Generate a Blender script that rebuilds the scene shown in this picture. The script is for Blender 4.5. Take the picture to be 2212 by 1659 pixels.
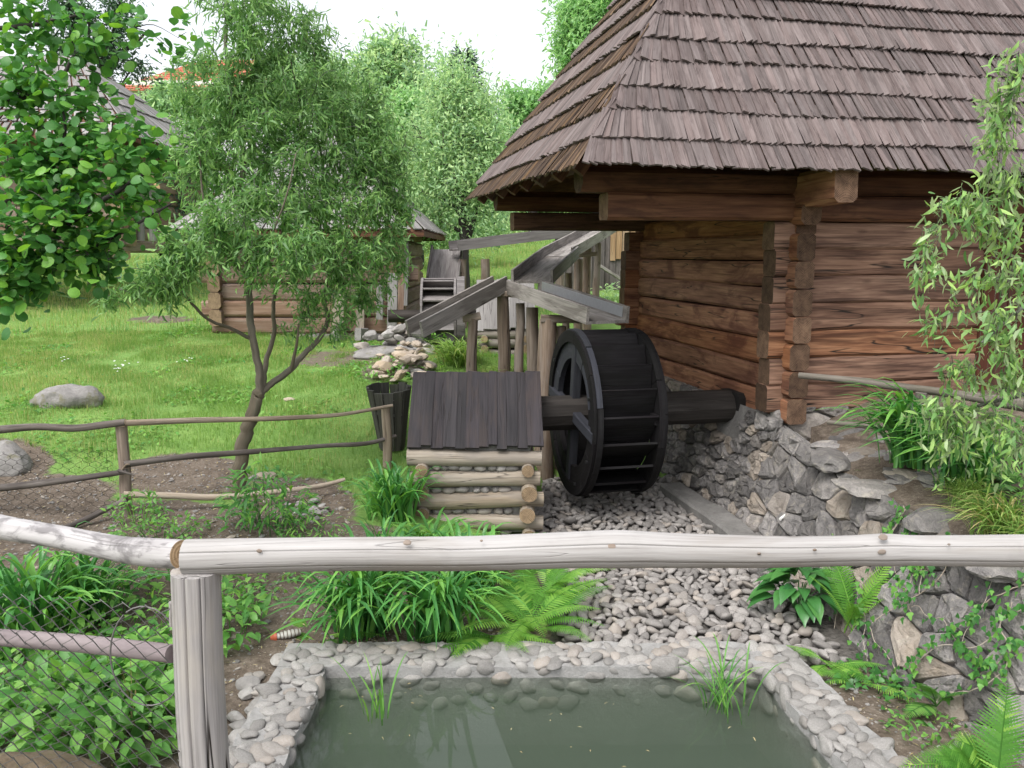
import bpy, math, random
import numpy as np
from mathutils import Matrix, Vector

for _o in list(bpy.data.objects):
    bpy.data.objects.remove(_o)
rng = np.random.default_rng(11)
random.seed(11)
scene = bpy.context.scene
COL = scene.collection
R = math.radians
V3 = lambda *a: np.array(a, dtype=float)

# ------------------------------------------------------------------ camera
FOC, CX, CY = 1800.0, 1106.0, 829.5          # focal length and centre for a 2212 x 1659 picture
PITCH = math.atan(279.5 / FOC)
EYE = 2.5
cam_data = bpy.data.cameras.new('camera')
cam_data.sensor_fit = 'HORIZONTAL'
cam_data.sensor_width = 36.0
cam_data.lens = 36.0 * FOC / 2212.0
cam_data.clip_start = 0.05
cam_data.clip_end = 2000.0
cam = bpy.data.objects.new('camera', cam_data)
COL.objects.link(cam)
cam.location = (0, 0, EYE)
cam.rotation_euler = (R(90) - PITCH, 0, 0)
scene.camera = cam

# ------------------------------------------------------------------ sky, sun, exposure
SUN_EL, SUN_AZ = R(58), R(215)      # azimuth from +Y towards +X: behind and to the left of the camera
world = bpy.data.worlds.new('World')
scene.world = world
world.use_nodes = True
wn, wl = world.node_tree.nodes, world.node_tree.links
wn.clear()
sky = wn.new('ShaderNodeTexSky')
sky.sky_type = 'NISHITA'
sky.sun_disc = False
sky.sun_elevation = SUN_EL
sky.sun_rotation = SUN_AZ
sky.air_density = 1.0
sky.dust_density = 4.0
sky.ozone_density = 1.0
hsv = wn.new('ShaderNodeHueSaturation')          # thin cloud takes most of the blue out
hsv.inputs['Saturation'].default_value = 0.22
hsv.inputs['Value'].default_value = 1.75
bg = wn.new('ShaderNodeBackground')
bg.inputs['Strength'].default_value = 0.15
wo = wn.new('ShaderNodeOutputWorld')
wl.new(sky.outputs[0], hsv.inputs['Color'])
wl.new(hsv.outputs[0], bg.inputs[0])
wl.new(bg.outputs[0], wo.inputs[0])

sun_data = bpy.data.lights.new('sun', 'SUN')
sun_data.energy = 1.0
sun_data.angle = R(25)
sun_data.color = (1.0, 0.97, 0.92)
sun = bpy.data.objects.new('sun', sun_data)
COL.objects.link(sun)
_sd = Vector((math.sin(SUN_AZ) * math.cos(SUN_EL), math.cos(SUN_AZ) * math.cos(SUN_EL), math.sin(SUN_EL)))
sun.rotation_euler = _sd.to_track_quat('Z', 'Y').to_euler()
sun.location = (0, 0, 30)

scene.view_settings.view_transform = 'Standard'
scene.view_settings.look = 'None'
scene.view_settings.gamma = 1.0
scene.view_settings.exposure = 0.38
scene.view_settings.use_curve_mapping = False
scene.cycles.max_bounces = 5
scene.cycles.diffuse_bounces = 2
scene.cycles.glossy_bounces = 2
scene.cycles.transmission_bounces = 4
scene.cycles.transparent_max_bounces = 12
scene.cycles.use_denoising = True

# ------------------------------------------------------------------ picture <-> place
_sp, _cp = math.sin(PITCH), math.cos(PITCH)
def ray(x, y):
    u, v = (x - CX) / FOC, (y - CY) / FOC
    return V3(u, _cp - v * _sp, -(_sp + v * _cp))
def P(x, y, Y):
    d = ray(x, y)
    return V3(0, 0, EYE) + d * (Y / d[1])
def G(x, y, z=0.0):
    d = ray(x, y)
    return V3(0, 0, EYE) + d * ((z - EYE) / d[2])
def px(p):
    p = np.atleast_2d(p)
    X, Y, Z = p[:, 0], p[:, 1], p[:, 2] - EYE
    dep = Y * _cp - Z * _sp
    up = Y * _sp + Z * _cp
    return np.stack([CX + FOC * X / dep, CY - FOC * up / dep], 1)

# ------------------------------------------------------------------ numpy helpers
def unit(v):
    v = np.asarray(v, float)
    n = np.linalg.norm(v, axis=-1, keepdims=True)
    return v / np.maximum(n, 1e-9)
def _hash(i, j, k, s):
    h = (i * 374761393 + j * 668265263 + k * 2147483647 + s * 1274126177) & 0xffffffff
    h = ((h ^ (h >> 13)) * 1274126177) & 0xffffffff
    return ((h ^ (h >> 16)) & 0xffff) / 65535.0
def vnoise(p, seed=0):
    p = np.asarray(p, float)
    f = np.floor(p).astype(np.int64)
    t = p - f
    t = t * t * (3 - 2 * t)
    out = 0
    for a in (0, 1):
        for b in (0, 1):
            for c in (0, 1):
                w = (t[:, 0] if a else 1 - t[:, 0]) * (t[:, 1] if b else 1 - t[:, 1]) * (t[:, 2] if c else 1 - t[:, 2])
                out = out + w * _hash(f[:, 0] + a, f[:, 1] + b, f[:, 2] + c, seed)
    return out * 2 - 1
def fbm(p, seed=0, octaves=3):
    s, amp, o = 0, 1.0, 0
    for k in range(octaves):
        s = s + amp * vnoise(np.asarray(p) * (2 ** k) + 17.3 * k, seed + k)
        amp *= 0.5
    return s

# ------------------------------------------------------------------ mesh builder
class MB:
    """collects pieces; build() links them as ONE mesh object"""
    def __init__(self):
        self.V, self.I, self.S, self.sm, self.mi, self.Gc, self.Rn, self.n = [], [], [], [], [], [], [], 0
    def add(self, V, F, smooth=False, gc=None, rnd=None, mat=0):
        V = np.asarray(V, float)
        N = len(V)
        if isinstance(F, np.ndarray):
            self.I.append((F + self.n).ravel())
            self.S.append(np.full(len(F), F.shape[1]))
            nf = len(F)
        else:
            self.I.append(np.array([i + self.n for f in F for i in f], dtype=np.int64))
            self.S.append(np.array([len(f) for f in F]))
            nf = len(F)
        self.V.append(V)
        self.sm.append(np.full(nf, smooth) if np.isscalar(smooth) else np.asarray(smooth))
        self.mi.append(np.full(nf, mat) if np.isscalar(mat) else np.asarray(mat))
        self.Gc.append(V.copy() if gc is None else np.asarray(gc, float))
        if rnd is None:
            rnd = random.random()
        self.Rn.append(np.full(N, rnd) if np.isscalar(rnd) else np.asarray(rnd, float))
        self.n += N
        return self
    def mesh(self, name, mats):
        me = bpy.data.meshes.new(name)
        V = np.concatenate(self.V)
        I = np.concatenate(self.I).astype(np.int32)
        S = np.concatenate(self.S).astype(np.int32)
        me.vertices.add(len(V))
        me.vertices.foreach_set('co', V.astype(np.float32).ravel())
        me.loops.add(len(I))
        me.loops.foreach_set('vertex_index', I)
        me.polygons.add(len(S))
        st = np.zeros(len(S), np.int32)
        st[1:] = np.cumsum(S)[:-1]
        me.polygons.foreach_set('loop_start', st)
        me.polygons.foreach_set('use_smooth', np.concatenate(self.sm).astype(bool))
        me.polygons.foreach_set('material_index', np.concatenate(self.mi).astype(np.int32))
        a = me.attributes.new('gc', 'FLOAT_VECTOR', 'POINT')
        a.data.foreach_set('vector', np.concatenate(self.Gc).astype(np.float32).ravel())
        a = me.attributes.new('rnd', 'FLOAT', 'POINT')
        a.data.foreach_set('value', np.concatenate(self.Rn).astype(np.float32))
        for m in (mats if isinstance(mats, (list, tuple)) else [mats]):
            me.materials.append(m)
        me.update(calc_edges=True)
        return me
    def build(self, name, mats, parent=None, **kw):
        return place(name, self.mesh(name, mats), parent, **kw)

def place(name, me, parent=None, matrix=None, label=None, cat=None, group=None, kind=None):
    o = bpy.data.objects.new(name, me)
    COL.objects.link(o)
    if matrix is not None:
        o.matrix_basis = Matrix(matrix.tolist()) if isinstance(matrix, np.ndarray) else matrix
    if parent is not None:
        o.parent = parent
        o.matrix_parent_inverse = Matrix.Translation(-Vector(parent['_at'])) if '_at' in parent else Matrix.Identity(4)
    for k, v in (('label', label), ('category', cat), ('group', group), ('kind', kind)):
        if v:
            o[k] = v
    return o
def thing(name, at, label, cat, group=None, kind=None):
    o = bpy.data.objects.new(name, None)
    COL.objects.link(o)
    o.empty_display_size = 0.1
    o.location = tuple(float(c) for c in at)
    o['_at'] = [float(c) for c in at]
    if label: o['label'] = label
    if cat: o['category'] = cat
    if group: o['group'] = group
    if kind: o['kind'] = kind
    return o
def m4(rot, loc):
    M = np.eye(4)
    M[:3, :3] = rot
    M[:3, 3] = loc
    return M
def rotz(a):
    c, s = math.cos(a), math.sin(a)
    return np.array([[c, -s, 0], [s, c, 0], [0, 0, 1.0]])
def rotx(a):
    c, s = math.cos(a), math.sin(a)
    return np.array([[1.0, 0, 0], [0, c, -s], [0, s, c]])
def roty(a):
    c, s = math.cos(a), math.sin(a)
    return np.array([[c, 0, s], [0, 1.0, 0], [-s, 0, c]])

# ------------------------------------------------------------------ pieces
def rrect(w, h, r=0.2):
    """cross-section with cut corners, 8 points, counter-clockwise"""
    b = r * min(w, h)
    x, y = w / 2, h / 2
    return np.array([[x, -y + b], [x, y - b], [x - b, y], [-x + b, y], [-x, y - b], [-x, -y + b], [-x + b, -y], [x - b, -y]])
def circ(m):
    a = np.arange(m) / m * 2 * np.pi
    return np.stack([np.cos(a), np.sin(a)], 1)
def notched(m, cuts):
    """round section with drying cracks: cuts = (angle, half width, depth)"""
    a = list(np.arange(m) / m * 2 * np.pi)
    pts = []
    for an, hw, dp in cuts:
        a = [x for x in a if abs((x - an + np.pi) % (2 * np.pi) - np.pi) > hw * 1.5]
    pts = [(x, 1.0) for x in a]
    for an, hw, dp in cuts:
        pts += [((an - hw) % (2 * np.pi), 1.0), (an % (2 * np.pi), 1 - dp), ((an + hw) % (2 * np.pi), 1.0)]
    pts.sort()
    return np.array([(r * math.cos(x), r * math.sin(x)) for x, r in pts])
def sweep(path, section, scale=None, up=(0, 0, 1), caps=True, smooth=True, wob=0.0, seed=None, off=None):
    """section (Mx2: first axis sideways, second axis along up) carried along path (Nx3). gc = (length, sideways, up)"""
    path = np.asarray(path, float)
    N, M = len(path), len(section)
    T = np.gradient(path, axis=0)
    T = unit(T)
    u = np.asarray(up, float)
    side = np.zeros((N, 3)); nrm = np.zeros((N, 3))
    prev = u
    for i in range(N):
        s = np.cross(T[i], prev)
        if np.linalg.norm(s) < 1e-4:
            s = np.cross(T[i], (1, 0.01, 0))
        s = unit(s)
        n = np.cross(s, T[i])
        side[i], nrm[i] = s, n
        prev = n
    scale = np.ones(N) if scale is None else np.asarray(scale, float)
    sec = section[None] * scale[:, None, None]
    L = np.concatenate([[0], np.cumsum(np.linalg.norm(np.diff(path, axis=0), axis=1))])
    if seed is None:
        seed = random.randrange(10000)
    if wob:
        q = np.concatenate([np.repeat(L[:, None, None] * 3.0, M, 1), sec * 6.0 + seed * 0.37], 2).reshape(-1, 3)
        sec = sec * (1 + wob * vnoise(q, seed).reshape(N, M, 1))
    V = path[:, None] + sec[..., :1] * side[:, None] + sec[..., 1:] * nrm[:, None]
    gc = np.concatenate([np.repeat(L[:, None, None], M, 1), sec], 2) + np.array([random.random() * 40, 0, 0]) + (np.array([0, random.random() * 9, random.random() * 9]) if off is None else off)
    V, gc = V.reshape(-1, 3), gc.reshape(-1, 3)
    i, j = np.meshgrid(np.arange(N - 1), np.arange(M), indexing='ij')
    j2 = (j + 1) % M
    F = np.stack([i * M + j, i * M + j2, (i + 1) * M + j2, (i + 1) * M + j], -1).reshape(-1, 4)
    F = [tuple(f) for f in F[:, ::-1]]
    sm = [smooth] * len(F)
    mi = [0] * len(F)
    if caps:
        # caps with their own vertices so the rings of the end grain can be centred
        n0 = len(V)
        for k, idx, flip in ((0, 0, False), (N - 1, N - 1, True)):
            ring = V[idx * M:(idx + 1) * M]
            rg = np.concatenate([np.full((M, 1), 0.0), sec[idx]], 1) + np.array([random.random() * 30, 0, 0])
            c = len(V)
            V = np.concatenate([V, ring])
            gc = np.concatenate([gc, rg])
            f = tuple(range(c, c + M))
            F.append(f if not flip else f[::-1])
            sm.append(False); mi.append(1)
    return V, F, sm, gc, mi
def add_sweep(mb, *a, endmat=0, rnd=None, **k):
    V, F, sm, gc, mi = sweep(*a, **k)
    mb.add(V, F, smooth=sm, gc=gc, rnd=rnd, mat=np.where(np.array(mi) == 1, endmat, 0))
    return mb
def line(p0, p1, n=2, bend=0.0, seed=None):
    p0, p1 = np.asarray(p0, float), np.asarray(p1, float)
    t = np.linspace(0, 1, n)[:, None]
    q = p0 * (1 - t) + p1 * t
    if bend:
        s = random.randrange(1000) if seed is None else seed
        w = np.sin(np.pi * t) ** 0.7
        o = np.stack([fbm(np.stack([t[:, 0] * 2.2, np.full(n, k * 7.7 + s * 1.3), np.zeros(n)], 1), s) for k in range(3)], 1)
        q = q + o * bend * w
    return q
def beam(mb, p0, p1, w, h, up=(0, 0, 1), r=0.12, n=2, bend=0.0, wob=0.0, endmat=0, rnd=None, smooth=False):
    return add_sweep(mb, line(p0, p1, n, bend), rrect(w, h, r), up=up, wob=wob, endmat=endmat, rnd=rnd, smooth=smooth)
def pole(mb, p0, p1, r0, r1, m=10, n=8, bend=0.0, wob=0.1, endmat=0, rnd=None):
    t = np.linspace(0, 1, n)
    return add_sweep(mb, line(p0, p1, n, bend), circ(m), scale=r0 * (1 - t) + r1 * t, wob=wob, endmat=endmat, rnd=rnd)
def polepath(mb, pts, r0, r1, m=10, sub=4, wob=0.1, endmat=0, rnd=None):
    q = smoothpath(pts, sub)
    t = np.linspace(0, 1, len(q))
    return add_sweep(mb, q, circ(m), scale=r0 * (1 - t) + r1 * t, wob=wob, endmat=endmat, rnd=rnd)
def smoothpath(pts, sub=4):
    pts = np.asarray(pts, float)
    if len(pts) < 3:
        return line(pts[0], pts[-1], sub + 1)
    p = np.concatenate([[2 * pts[0] - pts[1]], pts, [2 * pts[-1] - pts[-2]]])
    out = []
    for i in range(1, len(p) - 2):
        for t in np.linspace(0, 1, sub, endpoint=False):
            a, b, c, d = p[i - 1], p[i], p[i + 1], p[i + 2]
            out.append(0.5 * (2 * b + (c - a) * t + (2 * a - 5 * b + 4 * c - d) * t * t + (3 * b - a - 3 * c + d) * t ** 3))
    out.append(pts[-1])
    return np.array(out)
def icos(sub=1):
    t = (1 + 5 ** 0.5) / 2
    V = [(-1, t, 0), (1, t, 0), (-1, -t, 0), (1, -t, 0), (0, -1, t), (0, 1, t), (0, -1, -t), (0, 1, -t), (t, 0, -1), (t, 0, 1), (-t, 0, -1), (-t, 0, 1)]
    Fc = [(0, 11, 5), (0, 5, 1), (0, 1, 7), (0, 7, 10), (0, 10, 11), (1, 5, 9), (5, 11, 4), (11, 10, 2), (10, 7, 6), (7, 1, 8), (3, 9, 4), (3, 4, 2), (3, 2, 6), (3, 6, 8), (3, 8, 9), (4, 9, 5), (2, 4, 11), (6, 2, 10), (8, 6, 7), (9, 8, 1)]
    V = [unit(v) for v in V]
    for _ in range(sub):
        cache, nf = {}, []
        def mid(a, b):
            k = (min(a, b), max(a, b))
            if k not in cache:
                V.append(unit((V[a] + V[b]) / 2)); cache[k] = len(V) - 1
            return cache[k]
        for a, b, c in Fc:
            x, y, z = mid(a, b), mid(b, c), mid(c, a)
            nf += [(a, x, z), (b, y, x), (c, z, y), (x, y, z)]
        Fc = nf
    return np.array(V), np.array(Fc)
ICO1, ICO2, ICO3 = icos(1), icos(2), icos(3)
def rock(mb, centre, size, rot=None, sub=2, rough=0.25, freq=1.6, cut=0.0, rnd=None, smooth=False, seed=None):
    V, F = (ICO1, ICO2, ICO3)[sub - 1]
    seed = random.randrange(9999) if seed is None else seed
    d = 1 + rough * fbm(V * freq + seed * 1.7, seed, 3)
    Q = V * d[:, None]
    if cut:
        for k in range(7):      # flat broken faces
            n = unit(np.array([_hash(seed, k, 1, 3), _hash(seed, k, 2, 3), _hash(seed, k, 3, 3)]) - 0.5)
            lim = 0.62 + 0.25 * _hash(seed, k, 4, 3)
            e = Q @ n - lim
            Q = Q - np.where(e > 0, e * cut, 0)[:, None] * n
    Q = Q * np.asarray(size, float)
    gc = Q + seed % 97
    if rot is not None:
        Q = Q @ np.asarray(rot).T
    mb.add(Q + np.asarray(centre), F, smooth=smooth, gc=gc, rnd=rnd)
    return mb

# many small copies of one template, all in one mesh
def scatter(mb, TV, TF, pos, dirs, nrm, size, rnd, smooth=True, wid=None, mat=0):
    """template axes: x along dirs, y sideways, z along nrm"""
    pos = np.asarray(pos, float); N = len(pos)
    if N == 0:
        return mb
    d = unit(dirs)
    s = unit(np.cross(nrm, d))
    n = np.cross(d, s)
    size = np.broadcast_to(np.asarray(size, float), (N,))
    wid = size if wid is None else np.broadcast_to(np.asarray(wid, float), (N,))
    V = pos[:, None] + TV[None, :, :1] * size[:, None, None] * d[:, None] + TV[None, :, 1:2] * wid[:, None, None] * s[:, None] + TV[None, :, 2:] * size[:, None, None] * n[:, None]
    M = len(TV)
    F = (np.asarray(TF)[None] + (np.arange(N) * M)[:, None, None]).reshape(-1, np.asarray(TF).shape[1])
    gc = np.tile(TV, (N, 1))
    mb.add(V.reshape(-1, 3), F, smooth=smooth, gc=gc, rnd=np.repeat(np.asarray(rnd, float), M), mat=mat)
    return mb
def rand_unit(n):
    return unit(rng.normal(size=(n, 3)))
# ------------------------------------------------------------------ materials
class NT:
    def __init__(self, name):
        self.m = bpy.data.materials.new(name)
        self.m.use_nodes = True
        self.t = self.m.node_tree
        self.t.nodes.clear()
        self.out = self.t.nodes.new('ShaderNodeOutputMaterial')
    def n(self, typ, _set=None, **ins):
        nd = self.t.nodes.new('ShaderNode' + typ)
        for k, v in (_set or {}).items():
            setattr(nd, k, v)
        for k, v in ins.items():
            key = int(k[1:]) if k[0] == 'i' and k[1:].isdigit() else k.replace('_', ' ')
            sock = nd.inputs[key]
            if hasattr(v, 'node'):
                self.t.links.new(v, sock)
            else:
                sock.default_value = v
        return nd
    def math(self, op, a, b=0.0, c=None, clamp=False):
        d = {'i0': a, 'i1': b}
        if c is not None: d['i2'] = c
        return self.n('Math', {'operation': op, 'use_clamp': clamp}, **d).outputs[0]
    def vmath(self, op, a, b=(0, 0, 0)):
        return self.n('VectorMath', {'operation': op}, i0=a, i1=b).outputs[0]
    def noise(self, vec, scale=1.0, detail=3.0, rough=0.55, dist=0.0):
        return self.n('TexNoise', Vector=vec, Scale=scale, Detail=detail, Roughness=rough, Distortion=dist).outputs[0]
    def ramp(self, fac, stops):
        r = self.n('ValToRGB', Fac=fac)
        e = r.color_ramp.elements
        while len(e) < len(stops):
            e.new(0.5)
        for el, (p, c) in zip(e, stops):
            el.position = p
            el.color = (*c, 1.0) if len(c) == 3 else c
        return r.outputs[0]
    def step(self, fac, lo, hi):
        return self.n('MapRange', {'interpolation_type': 'SMOOTHSTEP'}, Value=fac, From_Min=lo, From_Max=hi).outputs[0]
    def mix(self, fac, a, b, mode='MIX'):
        nd = self.t.nodes.new('ShaderNodeMix')
        nd.data_type = 'RGBA'; nd.blend_type = mode
        for s, v in ((nd.inputs[0], fac), (nd.inputs[6], a), (nd.inputs[7], b)):
            if hasattr(v, 'node'):
                self.t.links.new(v, s)
            else:
                s.default_value = v if not (isinstance(v, tuple) and len(v) == 3) else (*v, 1.0)
        return nd.outputs[2]
    def rnd(self):
        a = self.n('Attribute', {'attribute_name': 'rnd'}).outputs['Fac']
        o = self.n('ObjectInfo').outputs['Random']
        return self.math('FRACT', self.math('ADD', a, o))
    def gc(self):
        a = self.n('Attribute', {'attribute_name': 'gc'}).outputs['Vector']
        o = self.n('ObjectInfo').outputs['Random']
        c = self.n('CombineXYZ', i0=self.math('MULTIPLY', o, 61.0), i1=self.math('MULTIPLY', o, 23.0)).outputs[0]
        return self.vmath('ADD', a, c)
    def bump(self, h, strength=0.3, dist=0.01, normal=None):
        d = dict(Strength=strength, Distance=dist, Height=h)
        if normal is not None: d['Normal'] = normal
        return self.n('Bump', **d).outputs[0]
    def finish(self, color, rough=0.8, normal=None, spec=0.3, **kw):
        d = dict(Base_Color=color if hasattr(color, 'node') else (*color, 1.0), Roughness=rough)
        if normal is not None: d['Normal'] = normal
        d.update(kw)
        b = self.n('BsdfPrincipled', **d)
        b.inputs['Specular IOR Level'].default_value = spec
        self.t.links.new(b.outputs[0], self.out.inputs[0])
        return self.m

def wood(name, dark, mid, light, stain=None, stain_amt=0.5, crack=1.0, across=60.0, rough=0.8, vary=0.25, bump=0.5, knots=0.0, moss=None, moss_amt=0.0, crackw=0.012, spec=0.25, crack_col=(0.02, 0.016, 0.013), stain_sc=(1.4, 6, 6), crackf=16.0):
    k = NT(name)
    g = k.gc()
    r = k.rnd()
    gf = k.vmath('MULTIPLY', g, (2.2, across, across))
    fine = k.noise(gf, 1.0, 4.0, 0.6)
    gb = k.vmath('MULTIPLY', g, (1.3, 9, 9))
    broad = k.noise(gb, 1.0, 3.0, 0.5, 0.3)
    f = k.math('ADD', k.math('MULTIPLY', fine, 0.55), k.math('MULTIPLY', broad, 0.45))
    col = k.ramp(f, [(0.30, dark), (0.48, mid), (0.68, light)])
    if stain is not None:
        sn = k.noise(k.vmath('MULTIPLY', g, stain_sc), 1.0, 4.0, 0.65, 0.6)
        col = k.mix(k.math('MULTIPLY', k.step(sn, 0.47, 0.64), stain_amt), col, stain)
    if moss is not None:
        mn = k.noise(g, 5.0, 5.0, 0.65)
        col = k.mix(k.math('MULTIPLY', k.step(mn, 0.54, 0.68), moss_amt), col, moss)
    h = f
    if knots:
        vn = k.n('TexVoronoi', {'feature': 'F1'}, Vector=k.vmath('MULTIPLY', g, (2.6, 8.0, 8.0)), Scale=1.0).outputs[0]
        kn = k.math('SUBTRACT', 1.0, k.step(vn, 0.05, 0.20))
        ring = k.math('SINE', k.math('MULTIPLY', vn, 95.0))
        kc = k.mix(k.math('MULTIPLY', k.math('ADD', ring, 1.0), 0.35), (dark[0] * .45, dark[1] * .4, dark[2] * .35), dark)
        col = k.mix(k.math('MULTIPLY', kn, knots), col, kc)
    if crack:
        cn = k.noise(k.vmath('MULTIPLY', g, (0.55, crackf, crackf)), 1.0, 2.0, 0.5, 0.04)
        ca = k.math('ABSOLUTE', k.math('SUBTRACT', cn, 0.5))
        cm = k.math('SUBTRACT', 1.0, k.step(ca, 0.0, crackw))
        gate = k.step(k.noise(k.vmath('MULTIPLY', g, (1.1, 5.0, 5.0)), 1.0, 1.0), 0.44, 0.56)
        cm = k.math('MULTIPLY', cm, gate)
        col = k.mix(k.math('MULTIPLY', cm, 0.85 * crack), col, crack_col)
        h = k.math('SUBTRACT', f, k.math('MULTIPLY', cm, 1.5))
    val = k.math('ADD', 1.0 - vary, k.math('MULTIPLY', r, 2 * vary))
    col = k.n('HueSaturation', Color=col, Value=val, Saturation=k.math('ADD', 0.85, k.math('MULTIPLY', k.math('FRACT', k.math('MULTIPLY', r, 7.3)), 0.3))).outputs[0]
    return k.finish(col, rough, k.bump(h, bump, 0.006), spec)

def endgrain(name, dark, light):
    k = NT(name)
    a = k.n('Attribute', {'attribute_name': 'gc'}).outputs['Vector']
    sep = k.n('SeparateXYZ', i0=a)
    yz = k.n('CombineXYZ', i1=sep.outputs[1], i2=sep.outputs[2]).outputs[0]
    ln = k.n('VectorMath', {'operation': 'LENGTH'}, i0=yz).outputs['Value']
    nz = k.noise(a, 14.0, 4.0)
    ring = k.math('SINE', k.math('ADD', k.math('MULTIPLY', ln, 520.0), k.math('MULTIPLY', nz, 6.0)))
    f = k.math('ADD', k.math('MULTIPLY', ring, 0.16), k.math('ADD', 0.1, k.math('MULTIPLY', nz, 0.8)))
    col = k.ramp(f, [(0.25, dark), (0.75, light)])
    # radial drying cracks
    ang = k.math('ARCTAN2', sep.outputs[1], sep.outputs[2])
    rc = k.noise(k.n('CombineXYZ', i0=k.math('MULTIPLY', ang, 1.6), i1=k.math('MULTIPLY', ln, 3.0), i2=sep.outputs[0]).outputs[0], 2.0, 1.0)
    cm = k.math('SUBTRACT', 1.0, k.step(k.math('ABSOLUTE', k.math('SUBTRACT', rc, 0.5)), 0.0, 0.012))
    col = k.mix(k.math('MULTIPLY', cm, 0.75), col, (0.02, 0.014, 0.01))
    col = k.n('HueSaturation', Color=col, Value=k.math('ADD', 0.6, k.math('MULTIPLY', k.rnd(), 0.8))).outputs[0]
    return k.finish(col, 0.85, k.bump(f, 0.4, 0.005), 0.2)

def stone(name, c0, c1, c2, vary=0.3, scale=7.0, rough=0.85, bump=0.6, lichen=None, lichen_amt=0.0, tint=None, spec=0.3, bscale=0.02):
    k = NT(name)
    g = k.gc()
    r = k.rnd()
    a = k.noise(g, scale, 6.0, 0.62, 0.4)
    b = k.noise(g, scale * 7.0, 4.0, 0.65)
    f = k.math('ADD', k.math('MULTIPLY', a, 0.65), k.math('MULTIPLY', b, 0.35))
    col = k.ramp(f, [(0.3, c0), (0.5, c1), (0.7, c2)])
    if tint is not None:
        col = k.mix(k.math('MULTIPLY', k.step(k.math('FRACT', k.math('MULTIPLY', r, 5.7)), 0.62, 0.95), 0.8), col, k.mix(f, tint, c2))
    if lichen is not None:
        ln = k.noise(g, scale * 1.7, 5.0, 0.7)
        col = k.mix(k.math('MULTIPLY', k.step(ln, 0.54, 0.62), lichen_amt), col, lichen)
    col = k.n('HueSaturation', Color=col, Value=k.math('ADD', 1.0 - vary, k.math('MULTIPLY', r, 2 * vary))).outputs[0]
    return k.finish(col, rough, k.bump(f, bump, bscale), spec)

def leaf(name, c0, c1, c2, trans=0.35, rough=0.45, back=None, spec=0.35, tip=None):
    k = NT(name)
    r = k.rnd()
    col = k.ramp(r, [(0.05, c0), (0.5, c1), (0.95, c2)] if tip is None else [(0.05, c0), (0.45, c1), (0.82, c2), (0.95, tip)])
    # veins and small blemishes
    g = k.n('Attribute', {'attribute_name': 'gc'}).outputs['Vector']
    nz = k.noise(k.vmath('ADD', k.vmath('MULTIPLY', g, (3.0, 9.0, 3.0)), k.n('CombineXYZ', i0=k.math('MULTIPLY', r, 91.0)).outputs[0]), 1.0, 2.0)
    col = k.n('HueSaturation', Color=col, Value=k.math('ADD', 0.72, k.math('MULTIPLY', nz, 0.56))).outputs[0]
    if back is not None:
        col = k.mix(k.n('NewGeometry').outputs['Backfacing'], col, k.mix(0.65, col, back))
    p = k.n('BsdfPrincipled', Base_Color=col, Roughness=rough)
    p.inputs['Specular IOR Level'].default_value = spec
    tcol = k.n('HueSaturation', Color=col, Value=1.5, Saturation=1.12, Hue=0.485).outputs[0]
    t = k.n('BsdfTranslucent', Color=tcol)
    m = k.n('MixShader', i0=trans, i1=p.outputs[0], i2=t.outputs[0])
    k.t.links.new(m.outputs[0], k.out.inputs[0])
    return k.m

M = {}
M['pale_log'] = wood('pale weathered log', (0.204, 0.188, 0.177), (0.332, 0.315, 0.303), (0.411, 0.395, 0.386), stain=(0.182, 0.147, 0.105), stain_amt=0.35, crack=0.45, across=110, knots=0.8, rough=0.75, vary=0.03, crackw=0.004, moss=(0.120, 0.120, 0.105), moss_amt=0.12, crackf=11.0)
M['birch_log'] = wood('blotchy pale log', (0.251, 0.230, 0.230), (0.404, 0.383, 0.383), (0.488, 0.466, 0.466), stain=(0.104, 0.094, 0.097), stain_amt=0.7, crack=0.3, across=35, rough=0.75, vary=0.03, stain_sc=(7, 16, 16), crackw=0.008)
M['grey_post'] = wood('grey weathered post', (0.164, 0.152, 0.143), (0.295, 0.279, 0.271), (0.410, 0.389, 0.377), stain=(0.426, 0.385, 0.328), stain_amt=0.35, crack=1.3, across=90, rough=0.85, vary=0.03, crackw=0.022, bump=0.8, crackf=13.0)
M['pale_end'] = endgrain('pale cut end', (0.258, 0.182, 0.109), (0.471, 0.357, 0.234))
M['pipe'] = wood('dull purple pole', (0.14, 0.115, 0.12), (0.23, 0.19, 0.195), (0.33, 0.28, 0.28), crack=0.0, across=20, rough=0.7, vary=0.03)
M['pole_brown'] = wood('brown fence pole', (0.12, 0.09, 0.065), (0.25, 0.195, 0.145), (0.38, 0.31, 0.24), stain=(0.10, 0.08, 0.065), stain_amt=0.5, crack=0.5, across=45, vary=0.12, knots=0.4)
M['pole_dark'] = wood('dark bark pole', (0.035, 0.03, 0.028), (0.085, 0.072, 0.066), (0.17, 0.15, 0.135), stain=(0.22, 0.20, 0.185), stain_amt=0.4, crack=0.4, across=40, vary=0.12)
M['pole_pale'] = wood('pale peeled pole', (0.22, 0.17, 0.12), (0.38, 0.30, 0.22), (0.50, 0.42, 0.33), stain=(0.22, 0.18, 0.15), stain_amt=0.5, crack=0.5, across=50, vary=0.1, knots=0.3)
M['wall_log'] = wood('red brown wall log', (0.081, 0.038, 0.026), (0.224, 0.116, 0.073), (0.427, 0.247, 0.157), stain=(0.053, 0.025, 0.017), stain_amt=0.75, crack=1.2, across=48, vary=0.16, knots=0.5, crackw=0.017, rough=0.7, stain_sc=(0.8, 10, 10), crackf=9.0)
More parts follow.
